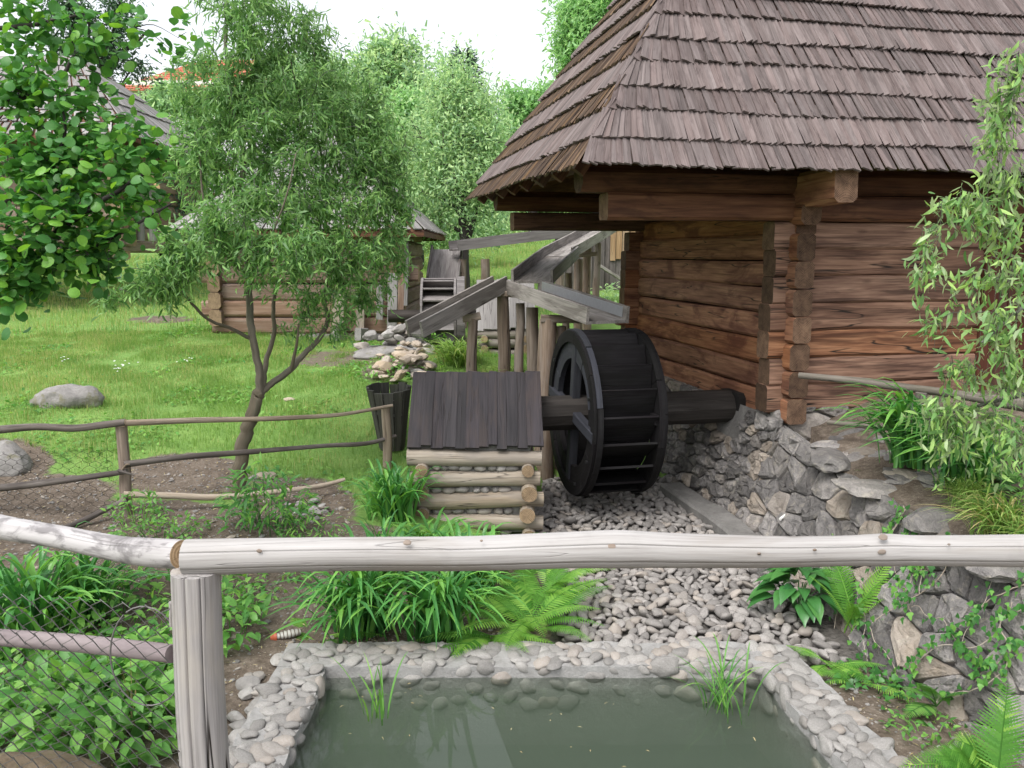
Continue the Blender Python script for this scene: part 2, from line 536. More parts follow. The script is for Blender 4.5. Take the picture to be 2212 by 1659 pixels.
M['wall_log_side'] = wood('dull brown wall log', (0.109, 0.046, 0.027), (0.253, 0.119, 0.068), (0.415, 0.219, 0.126), stain=(0.086, 0.029, 0.021), stain_amt=0.7, crack=1.1, across=48, vary=0.16, crackw=0.016, rough=0.75, stain_sc=(1.6, 5, 5), crackf=10.0)
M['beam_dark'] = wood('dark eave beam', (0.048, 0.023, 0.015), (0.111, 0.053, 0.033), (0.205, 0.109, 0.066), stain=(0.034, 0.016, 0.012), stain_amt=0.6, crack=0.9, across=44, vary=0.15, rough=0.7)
M['log_end'] = endgrain('brown log end', (0.052, 0.030, 0.021), (0.191, 0.119, 0.077))
M['shingle'] = wood('mauve brown shingle', (0.079, 0.059, 0.055), (0.137, 0.109, 0.104), (0.201, 0.166, 0.160), stain=(0.063, 0.047, 0.046), stain_amt=0.4, crack=0.7, across=110, vary=0.2, crackw=0.02, crackf=50.0, bump=0.4, stain_sc=(4, 14, 14))
M['shingle_edge'] = wood('fresh edged shingle', (0.059, 0.041, 0.034), (0.115, 0.080, 0.060), (0.231, 0.152, 0.085), stain=(0.035, 0.027, 0.026), stain_amt=0.6, crack=0.6, across=110, vary=0.38, crackf=50.0)
M['black_board'] = wood('purple black board', (0.015, 0.014, 0.016), (0.027, 0.024, 0.027), (0.043, 0.037, 0.041), stain=(0.053, 0.039, 0.033), stain_amt=0.35, crack=0.5, across=70, vary=0.16, rough=0.7)
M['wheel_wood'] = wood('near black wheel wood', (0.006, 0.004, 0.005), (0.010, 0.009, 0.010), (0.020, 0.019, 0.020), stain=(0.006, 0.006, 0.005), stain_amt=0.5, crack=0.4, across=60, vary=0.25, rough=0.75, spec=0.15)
M['wheel_face'] = wood('sky tinted dark wheel plate', (0.017, 0.019, 0.023), (0.030, 0.031, 0.038), (0.046, 0.048, 0.057), crack=0.6, across=60, vary=0.12, rough=0.7, spec=0.2)  # bluish tone: the sky's reflection is put into the colour
M['axle_wood'] = wood('dark axle wood', (0.017, 0.014, 0.012), (0.032, 0.027, 0.024), (0.056, 0.048, 0.043), crack=0.9, across=40, vary=0.08, rough=0.7)
M['flume'] = wood('silver grey board', (0.164, 0.149, 0.137), (0.273, 0.250, 0.231), (0.391, 0.360, 0.332), stain=(0.102, 0.086, 0.075), stain_amt=0.55, crack=0.8, across=80, vary=0.14, crackf=24)
M['flume_far'] = wood('dull grey board', (0.104, 0.094, 0.092), (0.176, 0.160, 0.156), (0.264, 0.244, 0.236), stain=(0.080, 0.068, 0.064), stain_amt=0.5, crack=0.7, across=80, vary=0.14, crackf=24)
M['silver_board'] = wood('pale silver board', (0.153, 0.143, 0.140), (0.235, 0.222, 0.214), (0.296, 0.281, 0.273), crack=0.8, across=70, vary=0.12, crackf=24)
M['prop_post'] = wood('brown prop post', (0.10, 0.072, 0.055), (0.20, 0.15, 0.115), (0.32, 0.255, 0.205), stain=(0.30, 0.265, 0.235), stain_amt=0.5, crack=1.0, across=45, vary=0.15, crackf=14)
M['box_log'] = wood('tan weathered log', (0.145, 0.114, 0.082), (0.278, 0.230, 0.176), (0.375, 0.329, 0.275), stain=(0.188, 0.164, 0.144), stain_amt=0.6, crack=0.9, across=42, vary=0.10, crackf=15)
M['box_log_grey'] = wood('grey brown log', (0.120, 0.101, 0.086), (0.210, 0.184, 0.158), (0.307, 0.274, 0.240), crack=0.9, across=42, vary=0.12, crackf=15)
M['pole_grey'] = wood('grey rail pole', (0.075, 0.065, 0.055), (0.145, 0.128, 0.110), (0.225, 0.205, 0.18), stain=(0.09, 0.09, 0.06), stain_amt=0.5, crack=0.9, across=42, vary=0.08, crackf=22, knots=0.4)
M['box_end'] = endgrain('tan cut log end', (0.16, 0.11, 0.07), (0.38, 0.27, 0.17))
M['hut_log'] = wood('pinkish brown log', (0.104, 0.066, 0.046), (0.188, 0.126, 0.094), (0.272, 0.200, 0.160), stain=(0.288, 0.240, 0.208), stain_amt=0.35, crack=0.9, across=40, vary=0.2, crackf=9)
M['barn_plank'] = wood('dark grey plank', (0.075, 0.065, 0.062), (0.13, 0.115, 0.108), (0.20, 0.18, 0.17), crack=0.8, across=60, vary=0.25, stain=(0.06, 0.05, 0.048), stain_amt=0.5)
M['barn_plank_tan'] = wood('tan plank', (0.20, 0.13, 0.075), (0.33, 0.225, 0.135), (0.45, 0.33, 0.21), crack=0.8, across=60, vary=0.2)
M['dark_red_post'] = wood('dark red door post', (0.05, 0.018, 0.012), (0.095, 0.036, 0.024), (0.15, 0.065, 0.045), crack=0.5, across=50, vary=0.15)
M['grey_shingle'] = wood('grey shingle', (0.144, 0.137, 0.133), (0.238, 0.227, 0.220), (0.331, 0.317, 0.310), crack=0.5, across=60, vary=0.25, stain=(0.101, 0.094, 0.090), stain_amt=0.4)
M['pale_shingle'] = wood('pale silver shingle', (0.302, 0.298, 0.302), (0.403, 0.400, 0.403), (0.490, 0.486, 0.490), crack=0.3, across=60, vary=0.18)
M['tub_wood'] = wood('mossy black stave', (0.026, 0.026, 0.022), (0.055, 0.054, 0.046), (0.105, 0.10, 0.088), moss=(0.06, 0.07, 0.035), moss_amt=0.5, crack=0.8, across=50, vary=0.15)
M['bark'] = wood('smooth olive bark', (0.075, 0.062, 0.045), (0.145, 0.122, 0.092), (0.22, 0.19, 0.15), stain=(0.075, 0.080, 0.055), stain_amt=0.6, crack=0.5, across=26, vary=0.05, crackf=20)
M['bark_upper'] = wood('grey green bark', (0.05, 0.052, 0.042), (0.095, 0.098, 0.082), (0.15, 0.152, 0.13), crack=0.2, across=26, vary=0.1)
M['bark_dark'] = wood('dark bark', (0.022, 0.019, 0.018), (0.045, 0.039, 0.037), (0.075, 0.066, 0.062), crack=0.3, across=26, vary=0.15)
M['pebble'] = stone('river pebble', (0.156, 0.142, 0.132), (0.231, 0.215, 0.203), (0.321, 0.302, 0.288), vary=0.30, scale=5.0, bump=0.15, rough=0.75, tint=(0.245, 0.194, 0.146))
M['rim_stone'] = stone('rim cobble', (0.166, 0.156, 0.145), (0.239, 0.228, 0.214), (0.310, 0.297, 0.284), vary=0.22, scale=6.0, bump=0.2, rough=0.8, tint=(0.264, 0.205, 0.152), lichen=(0.383, 0.377, 0.364), lichen_amt=0.35)
M['mortar'] = stone('pale mortar', (0.202, 0.196, 0.186), (0.282, 0.275, 0.266), (0.355, 0.349, 0.339), vary=0.0, scale=9.0, bump=0.8, rough=0.95, spec=0.1)
M['wall_stone'] = stone('grey building stone', (0.093, 0.087, 0.087), (0.181, 0.170, 0.164), (0.286, 0.265, 0.249), vary=0.48, scale=7.0, bump=1.0, tint=(0.297, 0.226, 0.151), lichen=(0.342, 0.310, 0.261), lichen_amt=0.45, bscale=0.04)
M['wall_mortar'] = stone('grey wall mortar', (0.121, 0.116, 0.110), (0.185, 0.178, 0.170), (0.259, 0.250, 0.237), vary=0.0, scale=5.0, bump=0.9, rough=0.95, spec=0.1)
M['rubble'] = stone('rubble stone', (0.160, 0.152, 0.144), (0.248, 0.236, 0.224), (0.344, 0.328, 0.312), vary=0.3, scale=4.0, bump=0.5, tint=(0.336, 0.248, 0.160))
M['rubble_pale'] = stone('pale sandy rubble', (0.264, 0.212, 0.160), (0.368, 0.308, 0.248), (0.464, 0.408, 0.344), vary=0.2, scale=4.0, bump=0.5, tint=(0.416, 0.288, 0.152))
M['boulder'] = stone('mossy boulder', (0.140, 0.132, 0.123), (0.217, 0.206, 0.196), (0.306, 0.293, 0.281), vary=0.08, scale=4.5, bump=0.9, lichen=(0.128, 0.119, 0.051), lichen_amt=0.55, bscale=0.03)
M['moss_rock'] = stone('brown mossy rock', (0.10, 0.075, 0.05), (0.17, 0.13, 0.085), (0.24, 0.19, 0.13), vary=0.08, scale=6.0, bump=0.9, lichen=(0.12, 0.125, 0.035), lichen_amt=0.6)
M['willow_leaf'] = leaf('curly willow leaf', (0.066, 0.165, 0.045), (0.140, 0.300, 0.078), (0.270, 0.450, 0.135), trans=0.38, back=(0.24, 0.40, 0.17), rough=0.42, spec=0.4)
M['round_leaf'] = leaf('round leaf', (0.053, 0.167, 0.044), (0.085, 0.246, 0.054), (0.183, 0.389, 0.060), trans=0.36, rough=0.4)
M['hang_leaf'] = leaf('light willow leaf', (0.114, 0.239, 0.072), (0.206, 0.384, 0.117), (0.365, 0.536, 0.163), trans=0.36, back=(0.411, 0.493, 0.300), rough=0.4)
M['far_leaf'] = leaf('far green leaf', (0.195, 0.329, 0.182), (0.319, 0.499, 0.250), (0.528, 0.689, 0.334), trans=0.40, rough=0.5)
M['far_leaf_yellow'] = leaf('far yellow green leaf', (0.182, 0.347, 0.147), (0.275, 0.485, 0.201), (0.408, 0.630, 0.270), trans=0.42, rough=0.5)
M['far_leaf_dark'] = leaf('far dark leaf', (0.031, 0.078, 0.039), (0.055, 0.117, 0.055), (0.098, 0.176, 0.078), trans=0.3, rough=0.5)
M['needle'] = leaf('conifer needle', (0.035, 0.075, 0.050), (0.065, 0.115, 0.075), (0.11, 0.165, 0.105), trans=0.15, rough=0.6)
M['strap_leaf'] = leaf('strap leaf', (0.045, 0.169, 0.041), (0.082, 0.270, 0.061), (0.186, 0.419, 0.081), trans=0.30, rough=0.35, spec=0.5)
M['fern'] = leaf('fern green', (0.075, 0.230, 0.034), (0.138, 0.333, 0.052), (0.247, 0.460, 0.081), trans=0.38, rough=0.5)
M['fern_dark'] = leaf('dark fern green', (0.056, 0.175, 0.039), (0.105, 0.266, 0.056), (0.182, 0.378, 0.084), trans=0.35, rough=0.5)
M['hosta'] = leaf('hosta leaf', (0.032, 0.127, 0.037), (0.055, 0.184, 0.048), (0.098, 0.259, 0.063), trans=0.25, rough=0.32, spec=0.5)
M['weed'] = leaf('weed leaf', (0.068, 0.208, 0.044), (0.123, 0.305, 0.062), (0.225, 0.436, 0.091), trans=0.35, rough=0.42)
M['ivy'] = leaf('ivy leaf', (0.036, 0.132, 0.031), (0.074, 0.228, 0.048), (0.156, 0.348, 0.066), trans=0.3, rough=0.35)
M['grass'] = leaf('lawn grass', (0.131, 0.246, 0.052), (0.200, 0.338, 0.077), (0.306, 0.435, 0.119), trans=0.35, rough=0.55, tip=(0.500, 0.435, 0.196))
M['straw'] = leaf('dry stalk', (0.32, 0.25, 0.12), (0.42, 0.34, 0.17), (0.50, 0.43, 0.24), trans=0.1, rough=0.7)
M['vine'] = wood('pale dry vine', (0.22, 0.18, 0.145), (0.34, 0.29, 0.24), (0.45, 0.40, 0.34), crack=0, vary=0.2)
def plain(name, c, rough=0.6, metal=0.0, spec=0.4, nz=0.15, sc=30.0):
    k = NT(name)
    g = k.gc()
    f = k.noise(g, sc, 3.0)
    col = k.mix(f, tuple(x * (1 - nz) for x in c), tuple(min(1, x * (1 + nz)) for x in c))
    return k.finish(col, rough, k.bump(f, 0.15, 0.004), spec, Metallic=metal)
M['wire'] = plain('dull wire', (0.17, 0.165, 0.16), 0.55, 0.6)
M['wire_dark'] = plain('dark netting wire', (0.045, 0.042, 0.038), 0.6, 0.5)
M['zinc'] = plain('zinc lining', (0.50, 0.52, 0.54), 0.4, 0.7)
M['iron'] = plain('black iron', (0.02, 0.02, 0.021), 0.55, 0.5)
M['dark'] = plain('dark inside', (0.012, 0.010, 0.009), 0.9)  # near-black colour standing in for unlit insides
M['red_tile'] = plain('red roof tile', (0.50, 0.155, 0.095), 0.7, nz=0.25, sc=3.0)
M['white_plaster'] = plain('white plaster', (0.70, 0.69, 0.66), 0.9)
M['bottle_red'] = plain('orange red plastic', (0.42, 0.10, 0.05), 0.4)
M['bottle_clear'] = plain('milky plastic', (0.432, 0.420, 0.384), 0.25, spec=0.6)
M['bottle_rib'] = plain('dirty rib', (0.14, 0.11, 0.085), 0.6)
M['daisy'] = plain('white petal', (0.80, 0.80, 0.78), 0.7)
M['red_paint'] = plain('red painted board', (0.34, 0.03, 0.02), 0.6)

def ground_mat():
    k = NT('ground soil and turf')
    pos = k.n('NewGeometry').outputs['Position']
    soil = k.n('Attribute', {'attribute_name': 'rnd'}).outputs['Fac']
    n1 = k.noise(pos, 2.3, 5.0, 0.6)
    n2 = k.noise(pos, 38.0, 4.0, 0.7)
    n3 = k.noise(pos, 9.0, 4.0, 0.6)
    f = k.math('ADD', k.math('MULTIPLY', n3, 0.5), k.math('MULTIPLY', n2, 0.5))
    sc = k.ramp(f, [(0.32, (0.062, 0.048, 0.037)), (0.5, (0.135, 0.108, 0.085)), (0.66, (0.215, 0.180, 0.148))])
    chip = k.step(k.noise(pos, 75.0, 2.0), 0.66, 0.70)
    sc = k.mix(k.math('MULTIPLY', chip, 0.7), sc, (0.34, 0.30, 0.25))
    gcx = k.ramp(k.math('ADD', k.math('MULTIPLY', n1, 0.5), k.math('MULTIPLY', n2, 0.5)), [(0.3, (0.095, 0.180, 0.045)), (0.5, (0.145, 0.255, 0.065)), (0.68, (0.225, 0.330, 0.095))])
    m = k.step(k.math('ADD', soil, k.math('MULTIPLY', k.math('SUBTRACT', n3, 0.5), 0.9)), 0.38, 0.62)
    return k.finish(k.mix(m, gcx, sc), 0.95, k.bump(f, 0.9, 0.03), 0.1)
M['ground'] = ground_mat()
M['silt'] = stone('pond silt', (0.13, 0.15, 0.105), (0.165, 0.19, 0.135), (0.20, 0.225, 0.165), vary=0.0, scale=2.0, bump=0.2, spec=0.1)
def water_mat():
    k = NT('pond water')
    pos = k.n('NewGeometry').outputs['Position']
    h = k.noise(k.vmath('MULTIPLY', pos, (5.0, 9.0, 1.0)), 1.0, 2.0, 0.5)
    gate = k.step(k.noise(pos, 1.4, 1.0), 0.5, 0.62)
    nm = k.bump(k.math('MULTIPLY', h, gate), 0.22, 0.02)
    fr = k.n('Fresnel', IOR=1.33, Normal=nm).outputs[0]
    tr = k.n('BsdfTransparent', Color=(0.93, 0.97, 0.94, 1))
    gl = k.n('BsdfGlossy', Color=(1, 1, 1, 1), Roughness=0.02, Normal=nm)
    ms = k.n('MixShader', i0=fr, i1=tr.outputs[0], i2=gl.outputs[0])
    k.t.links.new(ms.outputs[0], k.out.inputs[0])
    pv = k.n('VolumePrincipled', Color=(0.48, 0.58, 0.455, 1), Density=2.1)
    k.t.links.new(pv.outputs[0], k.out.inputs[1])
    return k.m
M['water'] = water_mat()
# ------------------------------------------------------------------ ground
TH = R(12.2)                                   # the mill house is turned by this
HA, HB = V3(math.cos(TH), math.sin(TH), 0), V3(-math.sin(TH), math.cos(TH), 0)
HK = V3(2.52, 7.55, 0)                         # its near corner
def W(s, t, z):
    return HK + s * HA + t * HB + V3(0, 0, z)
_c = [V3(-3, 1.5, .12), V3(-1.6, 3, .04), V3(-1.5, 4.5, .03), V3(-3, 5, .14), V3(-1.0, 5.4, .05), V3(-.3, 5.3, .02), V3(0.6, 5.2, -.08), V3(1.6, 5.2, -.08), V3(1.7, 4, .04), V3(2.0, 3.6, .04), V3(1.2, 1.5, .0), V3(0, 1.5, 0), V3(0, 3.6, .0),
      P(600, 1100, 7), P(350, 1000, 8), P(262, 1112, 6.8), P(60, 1100, 6.8), P(480, 1130, 6.4), P(720, 1100, 7.0), P(850, 1140, 6.7), V3(.2, 7.0, -.04),
      P(100, 890, 9), P(300, 850, 9.8), P(600, 840, 10.2), P(780, 870, 9.3), P(800, 1000, 8.1), P(400, 720, 13.5), P(650, 745, 13.0), P(200, 640, 22), P(100, 700, 16), P(850, 775, 11.4),
      V3(.35, 8.0, -.08), V3(1.2, 8, -.1), V3(1.9, 8, -.1), V3(.5, 9.0, -.02), V3(1.3, 9.4, -.02), V3(-.2, 8.6, .35), P(960, 790, 10.6), P(1100, 790, 10.8), P(1180, 772, 11.5), P(1250, 690, 14.8), P(1090, 780, 12.2), P(1150, 780, 12.2), P(1030, 778, 12.3), P(1090, 745, 13.6),
      P(1000, 600, 20), P(940, 530, 30), P(1320, 640, 17), V3(0, 45, 5.5), V3(-20, 45, 3.2), V3(20, 45, 6), V3(30, 10, 1.5), V3(12, 14, 1.5), V3(-20, 10, 1.2), V3(-12, 5, .6), V3(0, 95, 10), V3(-50, 95, 6), V3(50, 95, 10), V3(-12, 0, .2), V3(12, 0, .6), V3(0, -12, 0), V3(-50, 0, .5), V3(60, 0, 1)]
_c = np.array(_c)
def _k(d):
    return np.sqrt(d * d + 0.15)               # multiquadric
_A = _k(np.linalg.norm(_c[:, None, :2] - _c[None, :, :2], axis=2))
_w = np.linalg.solve(_A + 1e-4 * np.eye(len(_c)), _c[:, 2] - 1.0)
WALL_Y = [-3, 1, 3, 4.3, 5, 6.2, 7.2, 8.4, 11.6]
WALL_X = [4.4, 3.5, 3.1, 2.72, 2.70, 2.60, 2.50, 2.24, 1.62]
def wall_x(y):
    return np.interp(y, WALL_Y, WALL_X)
def height(x, y):
    x, y = np.broadcast_arrays(np.asarray(x, float), np.asarray(y, float))
    sh = x.shape
    q = np.stack([x.ravel(), y.ravel()], 1)
    z = np.zeros(len(q))
    for i in range(0, len(q), 20000):
        d = np.linalg.norm(q[i:i + 20000, None] - _c[None, :, :2], axis=2)
        z[i:i + 20000] = 1.0 + _k(d) @ _w
    z = z + 0.02 * fbm(np.stack([q[:, 0] * 1.7, q[:, 1] * 1.7, 0 * q[:, 0]], 1), 5)
    chan = (q[:, 0] > .3) & (q[:, 1] > 4.6) & (q[:, 1] < 9.2) & (q[:, 0] < wall_x(q[:, 1]) + .3)
    z = np.where(chan, np.minimum(z, -.05), z)
    bx = np.interp(q[:, 1], [-3, 1, 3, 4.3, 5, 6.2, 7.0, 7.3, 8.4, 11.6], [4.4, 3.5, 3.1, 2.72, 2.70, 2.60, 2.58, 2.72, 2.60, 1.98])
    bank = np.interp(q[:, 1], [0, 3, 4.3, 5, 6.2, 7.0, 7.75], [.58, .70, .79, .79, .80, .86, .95]) + 0.20 * np.clip((q[:, 0] - bx) / .7, 0, 1) + 0.05 * np.clip(q[:, 0] - 3.4, 0, 4) + 0.03 * fbm(np.stack([q[:, 0] * 2.5, q[:, 1] * 2.5, 0 * q[:, 0]], 1), 9)
    bank = np.where(q[:, 1] < 3.0, np.maximum(bank - 0.15 * (3.0 - q[:, 1]), .6), bank)
    side = q[:, 0] - bx > 0.0
    z = np.where(side & (q[:, 1] < 11.5) & (q[:, 1] > -3), bank, z)
    return z.reshape(sh)
def hz(x, y):
    return float(height(np.array([x]), np.array([y]))[0])
def onto(x, y):
    """the point of the ground seen at picture point x, y"""
    d = ray(x, y)
    t = np.linspace(1.5, 60, 4000)
    p = V3(0, 0, EYE)[None] + d[None] * t[:, None]
    below = p[:, 2] < height(p[:, 0], p[:, 1])
    return p[np.argmax(below)] if below.any() else p[-1]
POOL = (-1.09, 1.45, 2.75, 4.60)               # water edge: x0, x1, y0, y1
def flare(V):
    """the pool widens to the right towards the camera"""
    V = np.array(V, float)
    f = np.clip((V[:, 0] - POOL[0]) / (POOL[1] - POOL[0]), 0, 1.3)
    V[:, 0] += .13 * (POOL[3] - V[:, 1]) * f
    return V
def soil_mask(x, y):
    """bare soil (1) or turf (0)"""
    q = px(np.stack([x, y, height(x, y)], 1))
    m = np.zeros(len(x))
    near = np.clip((7.35 - .25 * (x + 3.0).clip(0, 3) * (x < .5) - y) / .4, 0, 1) * (x > -4.5)
    m = np.maximum(m, near)
    for cx, cy, rx, ry, amt in ((405, 1028, 140, 50, 1.0), (120, 1062, 130, 38, 1.0), (640, 1090, 130, 60, 1.0), (350, 690, 70, 9, .9), (720, 775, 110, 22, .6), (820, 800, 60, 30, .6), (10, 1000, 110, 55, .9)):
        d = np.sqrt(((q[:, 0] - cx) / rx) ** 2 + ((q[:, 1] - cy) / ry) ** 2)
        m = np.maximum(m, amt * np.clip((1.25 - d) / .5, 0, 1) * (y < 30))
    right = (x > wall_x(y)) & (y < 8)
    m = np.where(right, .75, m)
    m = np.where((x < -2.2) & (y < 6.0), m * .7, m)
    return m
def axis(*segs):
    out = []
    for a, b, d in segs:
        out.append(np.arange(a, b, d))
    return np.unique(np.round(np.concatenate(out), 4))
gx = axis((-220, -40, 20), (-40, -12, 2.5), (-12, -5, .4), (-5, 4.4, .08), (4.4, 10, .4), (10, 40, 2.5), (40, 221, 20))
gy = axis((-60, -10, 6), (-10, 1, .8), (1, 12, .08), (12, 24, .35), (24, 60, 2), (60, 320, 20))
_X, _Y = np.meshgrid(gx, gy, indexing='ij')
_Z = height(_X, _Y)
_V = np.stack([_X, _Y, _Z], -1).reshape(-1, 3)
i, j = np.meshgrid(np.arange(len(gx) - 1), np.arange(len(gy) - 1), indexing='ij')
n = len(gy)
_F = np.stack([i * n + j, (i + 1) * n + j, (i + 1) * n + j + 1, i * n + j + 1], -1).reshape(-1, 4)
_ctr = _V[_F].mean(1)
_in = (_ctr[:, 0] > POOL[0] - .1) & (_ctr[:, 0] < POOL[1] + .1 + .13 * (POOL[3] - _ctr[:, 1])) & (_ctr[:, 1] > POOL[2] - .1) & (_ctr[:, 1] < POOL[3] + .1)
mb = MB()
mb.add(_V, _F[~_in], smooth=True, rnd=soil_mask(_V[:, 0], _V[:, 1]))
ground = mb.build('ground', M['ground'], kind='structure', label='lawn sloping down to bare soil around the stone pool')

# ------------------------------------------------------------------ pool
x0, x1, y0, y1 = POOL
WATER_Z, RIM_Z = 0.03, 0.10
mb = MB()
b = .06
vv = [(x0 - b, y0 - b, -.75), (x1 + b, y0 - b, -.75), (x1 + b, y1 + b, -.75), (x0 - b, y1 + b, -.75), (x0 - b, y0 - b, .05), (x1 + b, y0 - b, .05), (x1 + b, y1 + b, .05), (x0 - b, y1 + b, .05)]
mb.add(flare(vv), [(0, 1, 2, 3), (0, 4, 5, 1), (1, 5, 6, 2), (2, 6, 7, 3), (3, 7, 4, 0)])
mb.build('pool_floor', M['silt'], kind='structure')
mb = MB()
e = .03
zb = -.72
vv = [(x0 - e, y0 - e, zb), (x1 + e, y0 - e, zb), (x1 + e, y1 + e, zb), (x0 - e, y1 + e, zb), (x0 - e, y0 - e, WATER_Z), (x1 + e, y0 - e, WATER_Z), (x1 + e, y1 + e, WATER_Z), (x0 - e, y1 + e, WATER_Z)]
mb.add(flare(vv), [(3, 2, 1, 0), (4, 5, 6, 7), (0, 1, 5, 4), (1, 2, 6, 5), (2, 3, 7, 6), (3, 0, 4, 7)])
mb.build('water', M['water'], kind='structure', label='still murky green water in the pool')

pool_rim = thing('pool_rim', (0.2, 4.7, 0), 'low pool rim of grey cobbles set in pale mortar', 'pool rim')
RW = .30
mb = MB()
def slab(mb, ax, ay, bx, by, zt, zb):
    """lumpy mortar block"""
    nx, ny = max(2, int((bx - ax) / .06)), max(2, int((by - ay) / .06))
    X, Y = np.meshgrid(np.linspace(ax, bx, nx), np.linspace(ay, by, ny), indexing='ij')
    Z = zt + .012 * fbm(np.stack([X.ravel() * 9, Y.ravel() * 9, 0 * X.ravel()], 1), 3).reshape(X.shape)
    wv = .014 * fbm(np.stack([X.ravel() * 7, Y.ravel() * 7, 0 * X.ravel()], 1), 13).reshape(X.shape)
    V = flare(np.stack([X + wv, Y + wv * .8, Z], -1).reshape(-1, 3))
    i, j = np.meshgrid(np.arange(nx - 1), np.arange(ny - 1), indexing='ij')
    F = np.stack([i * ny + j, (i + 1) * ny + j, (i + 1) * ny + j + 1, i * ny + j + 1], -1).reshape(-1, 4)
    mb.add(V, F, smooth=True)
    edge = [k * ny for k in range(nx)] + [(nx - 1) * ny + k for k in range(1, ny)] + [k * ny + ny - 1 for k in range(nx - 2, -1, -1)] + [k for k in range(ny - 2, 0, -1)]
    E = V[edge]
    B = E.copy(); B[:, 2] = zb
    m_ = len(E)
    mb.add(np.concatenate([E, B]), np.array([(k, k + m_, (k + 1) % m_ + m_, (k + 1) % m_) for k in range(m_)]))
slab(mb, x0 - RW, y1, x1 + RW, y1 + RW, RIM_Z, -.4)
slab(mb, x0 - RW, y0 - RW, x0, y1, RIM_Z - .003, -.4)
slab(mb, x1, y0 - RW, x1 + RW, y1, RIM_Z - .003, -.4)
slab(mb, x0, y0 - RW, x1, y0, RIM_Z - .005, -.4)
mb.build('mortar', M['mortar'], pool_rim)
# cobbles: a few shared shapes
PEB = []
for k in range(10):
    m_ = MB()
    rock(m_, (0, 0, 0), (1, 1, 1), sub=2 if k < 5 else 1, rough=.30, freq=1.1, cut=.5 if k % 2 else 0.0, rnd=0.0, smooth=True, seed=100 + k)
    PEB.append(m_)
def pebset(name, mat):
    return [m_.mesh(name, mat) for m_ in PEB]
rim_meshes = pebset('cobble', M['rim_stone'])
spots = []
def relax_fill(n, w, h, asp=1.0, it=12, seed=0):
    """n points spread evenly over w x h"""
    r_ = np.random.default_rng(seed)
    p = r_.random((n, 2)) * (w, h)
    for _ in range(it):
        d = p[:, None] - p[None]
        D = np.linalg.norm(d, axis=2) + np.eye(n) * 9
        rad = 1.15 * math.sqrt(w * h / n)
        f = np.where(D < rad, (rad - D) / D, 0)[..., None] * d
        p = p + .22 * f.sum(1)
        p = np.clip(p, (0, 0), (w, h))
    return p
def rim_run(ox, oy, w, h, n, seed):
    for q in relax_fill(n, w, h, seed=seed):
        spots.append((ox + q[0], oy + q[1], RIM_Z + random.uniform(-.008, .008), 'top'))
rim_run(x0 - RW + .04, y1 + .05, x1 - x0 + 2 * RW - .08, RW - .09, 124, 1)
rim_run(x0 - RW + .04, 3.3, RW - .08, y1 - 3.3, 54, 2)
rim_run(x1 + .04, 3.3, RW - .08, y1 - 3.3, 54, 3)
for q in relax_fill(44, x1 - x0, .22, seed=4):
    spots.append((x0 + q[0], y1 + .01, RIM_Z - .01 - q[1], 'back'))
for q in relax_fill(14, y1 - 3.3, .16, seed=5):
    spots.append((x1 + .01, 3.3 + q[0], RIM_Z - .01 - q[1], 'right'))
for q in relax_fill(14, y1 - 3.3, .16, seed=6):
    spots.append((x0 - .01, 3.3 + q[0], RIM_Z - .01 - q[1], 'left'))
for (a, b_, c_, typ) in spots:
    a = float(flare([(a, b_, 0)])[0, 0])
    L = random.triangular(.036, .084, .055)
    sz = np.diag([L, L * random.uniform(.55, .8), L * random.uniform(.32, .45)])
    rot = rotz(random.uniform(0, 6.3)) @ rotx(random.gauss(0, .12)) @ roty(random.gauss(0, .12))
    if typ == 'back':
        rot = rotx(R(90)) @ rotz(random.gauss(0, .35)) @ rotx(random.gauss(0, .15))
        sz = np.diag([L * 1.05, L * .72, L * .5])
    elif typ in ('right', 'left'):
        rot = rotz(R(90)) @ rotx(R(90)) @ rotz(random.gauss(0, .5))
        sz = np.diag([L * 1.05, L * .72, L * .5])
    place('cobble', random.choice(rim_meshes), pool_rim, m4(rot @ sz, (a, b_, c_)))

# ------------------------------------------------------------------ pebble bed
mb = MB()
gxs, gys = np.linspace(-.1, 2.6, 40), np.linspace(4.86, 10.2, 70)
_X, _Y = np.meshgrid(gxs, gys, indexing='ij')
_Z = -.035 + .02 * fbm(np.stack([_X.ravel() * 1.5, _Y.ravel() * 1.5, 0 * _X.ravel()], 1), 21).reshape(_X.shape)
_V = np.stack([_X, _Y, _Z], -1).reshape(-1, 3)
i, j = np.meshgrid(np.arange(39), np.arange(69), indexing='ij')
_F = np.stack([i * 70 + j, (i + 1) * 70 + j, (i + 1) * 70 + j + 1, i * 70 + j + 1], -1).reshape(-1, 4)
_cc = _V[_F].mean(1)
mb.add(_V, _F[_cc[:, 0] < wall_x(_cc[:, 1]) - .12], smooth=True)
k = NT('dark gravel'); g_ = k.n('NewGeometry').outputs['Position']
M['gravel'] = k.finish(k.ramp(k.noise(g_, 30.0, 4.0), [(0.3, (0.05, 0.045, 0.04)), (0.7, (0.14, 0.128, 0.118))]), .95, k.bump(k.noise(g_, 30.0, 4.0), .8, .03))
pebble_bed = mb.build('pebble_bed', M['gravel'], kind='structure', label='dry channel bed of loose grey river pebbles')
pebble_bed['_at'] = [0, 0, 0]
cell, occ, pts = .06, {}, []
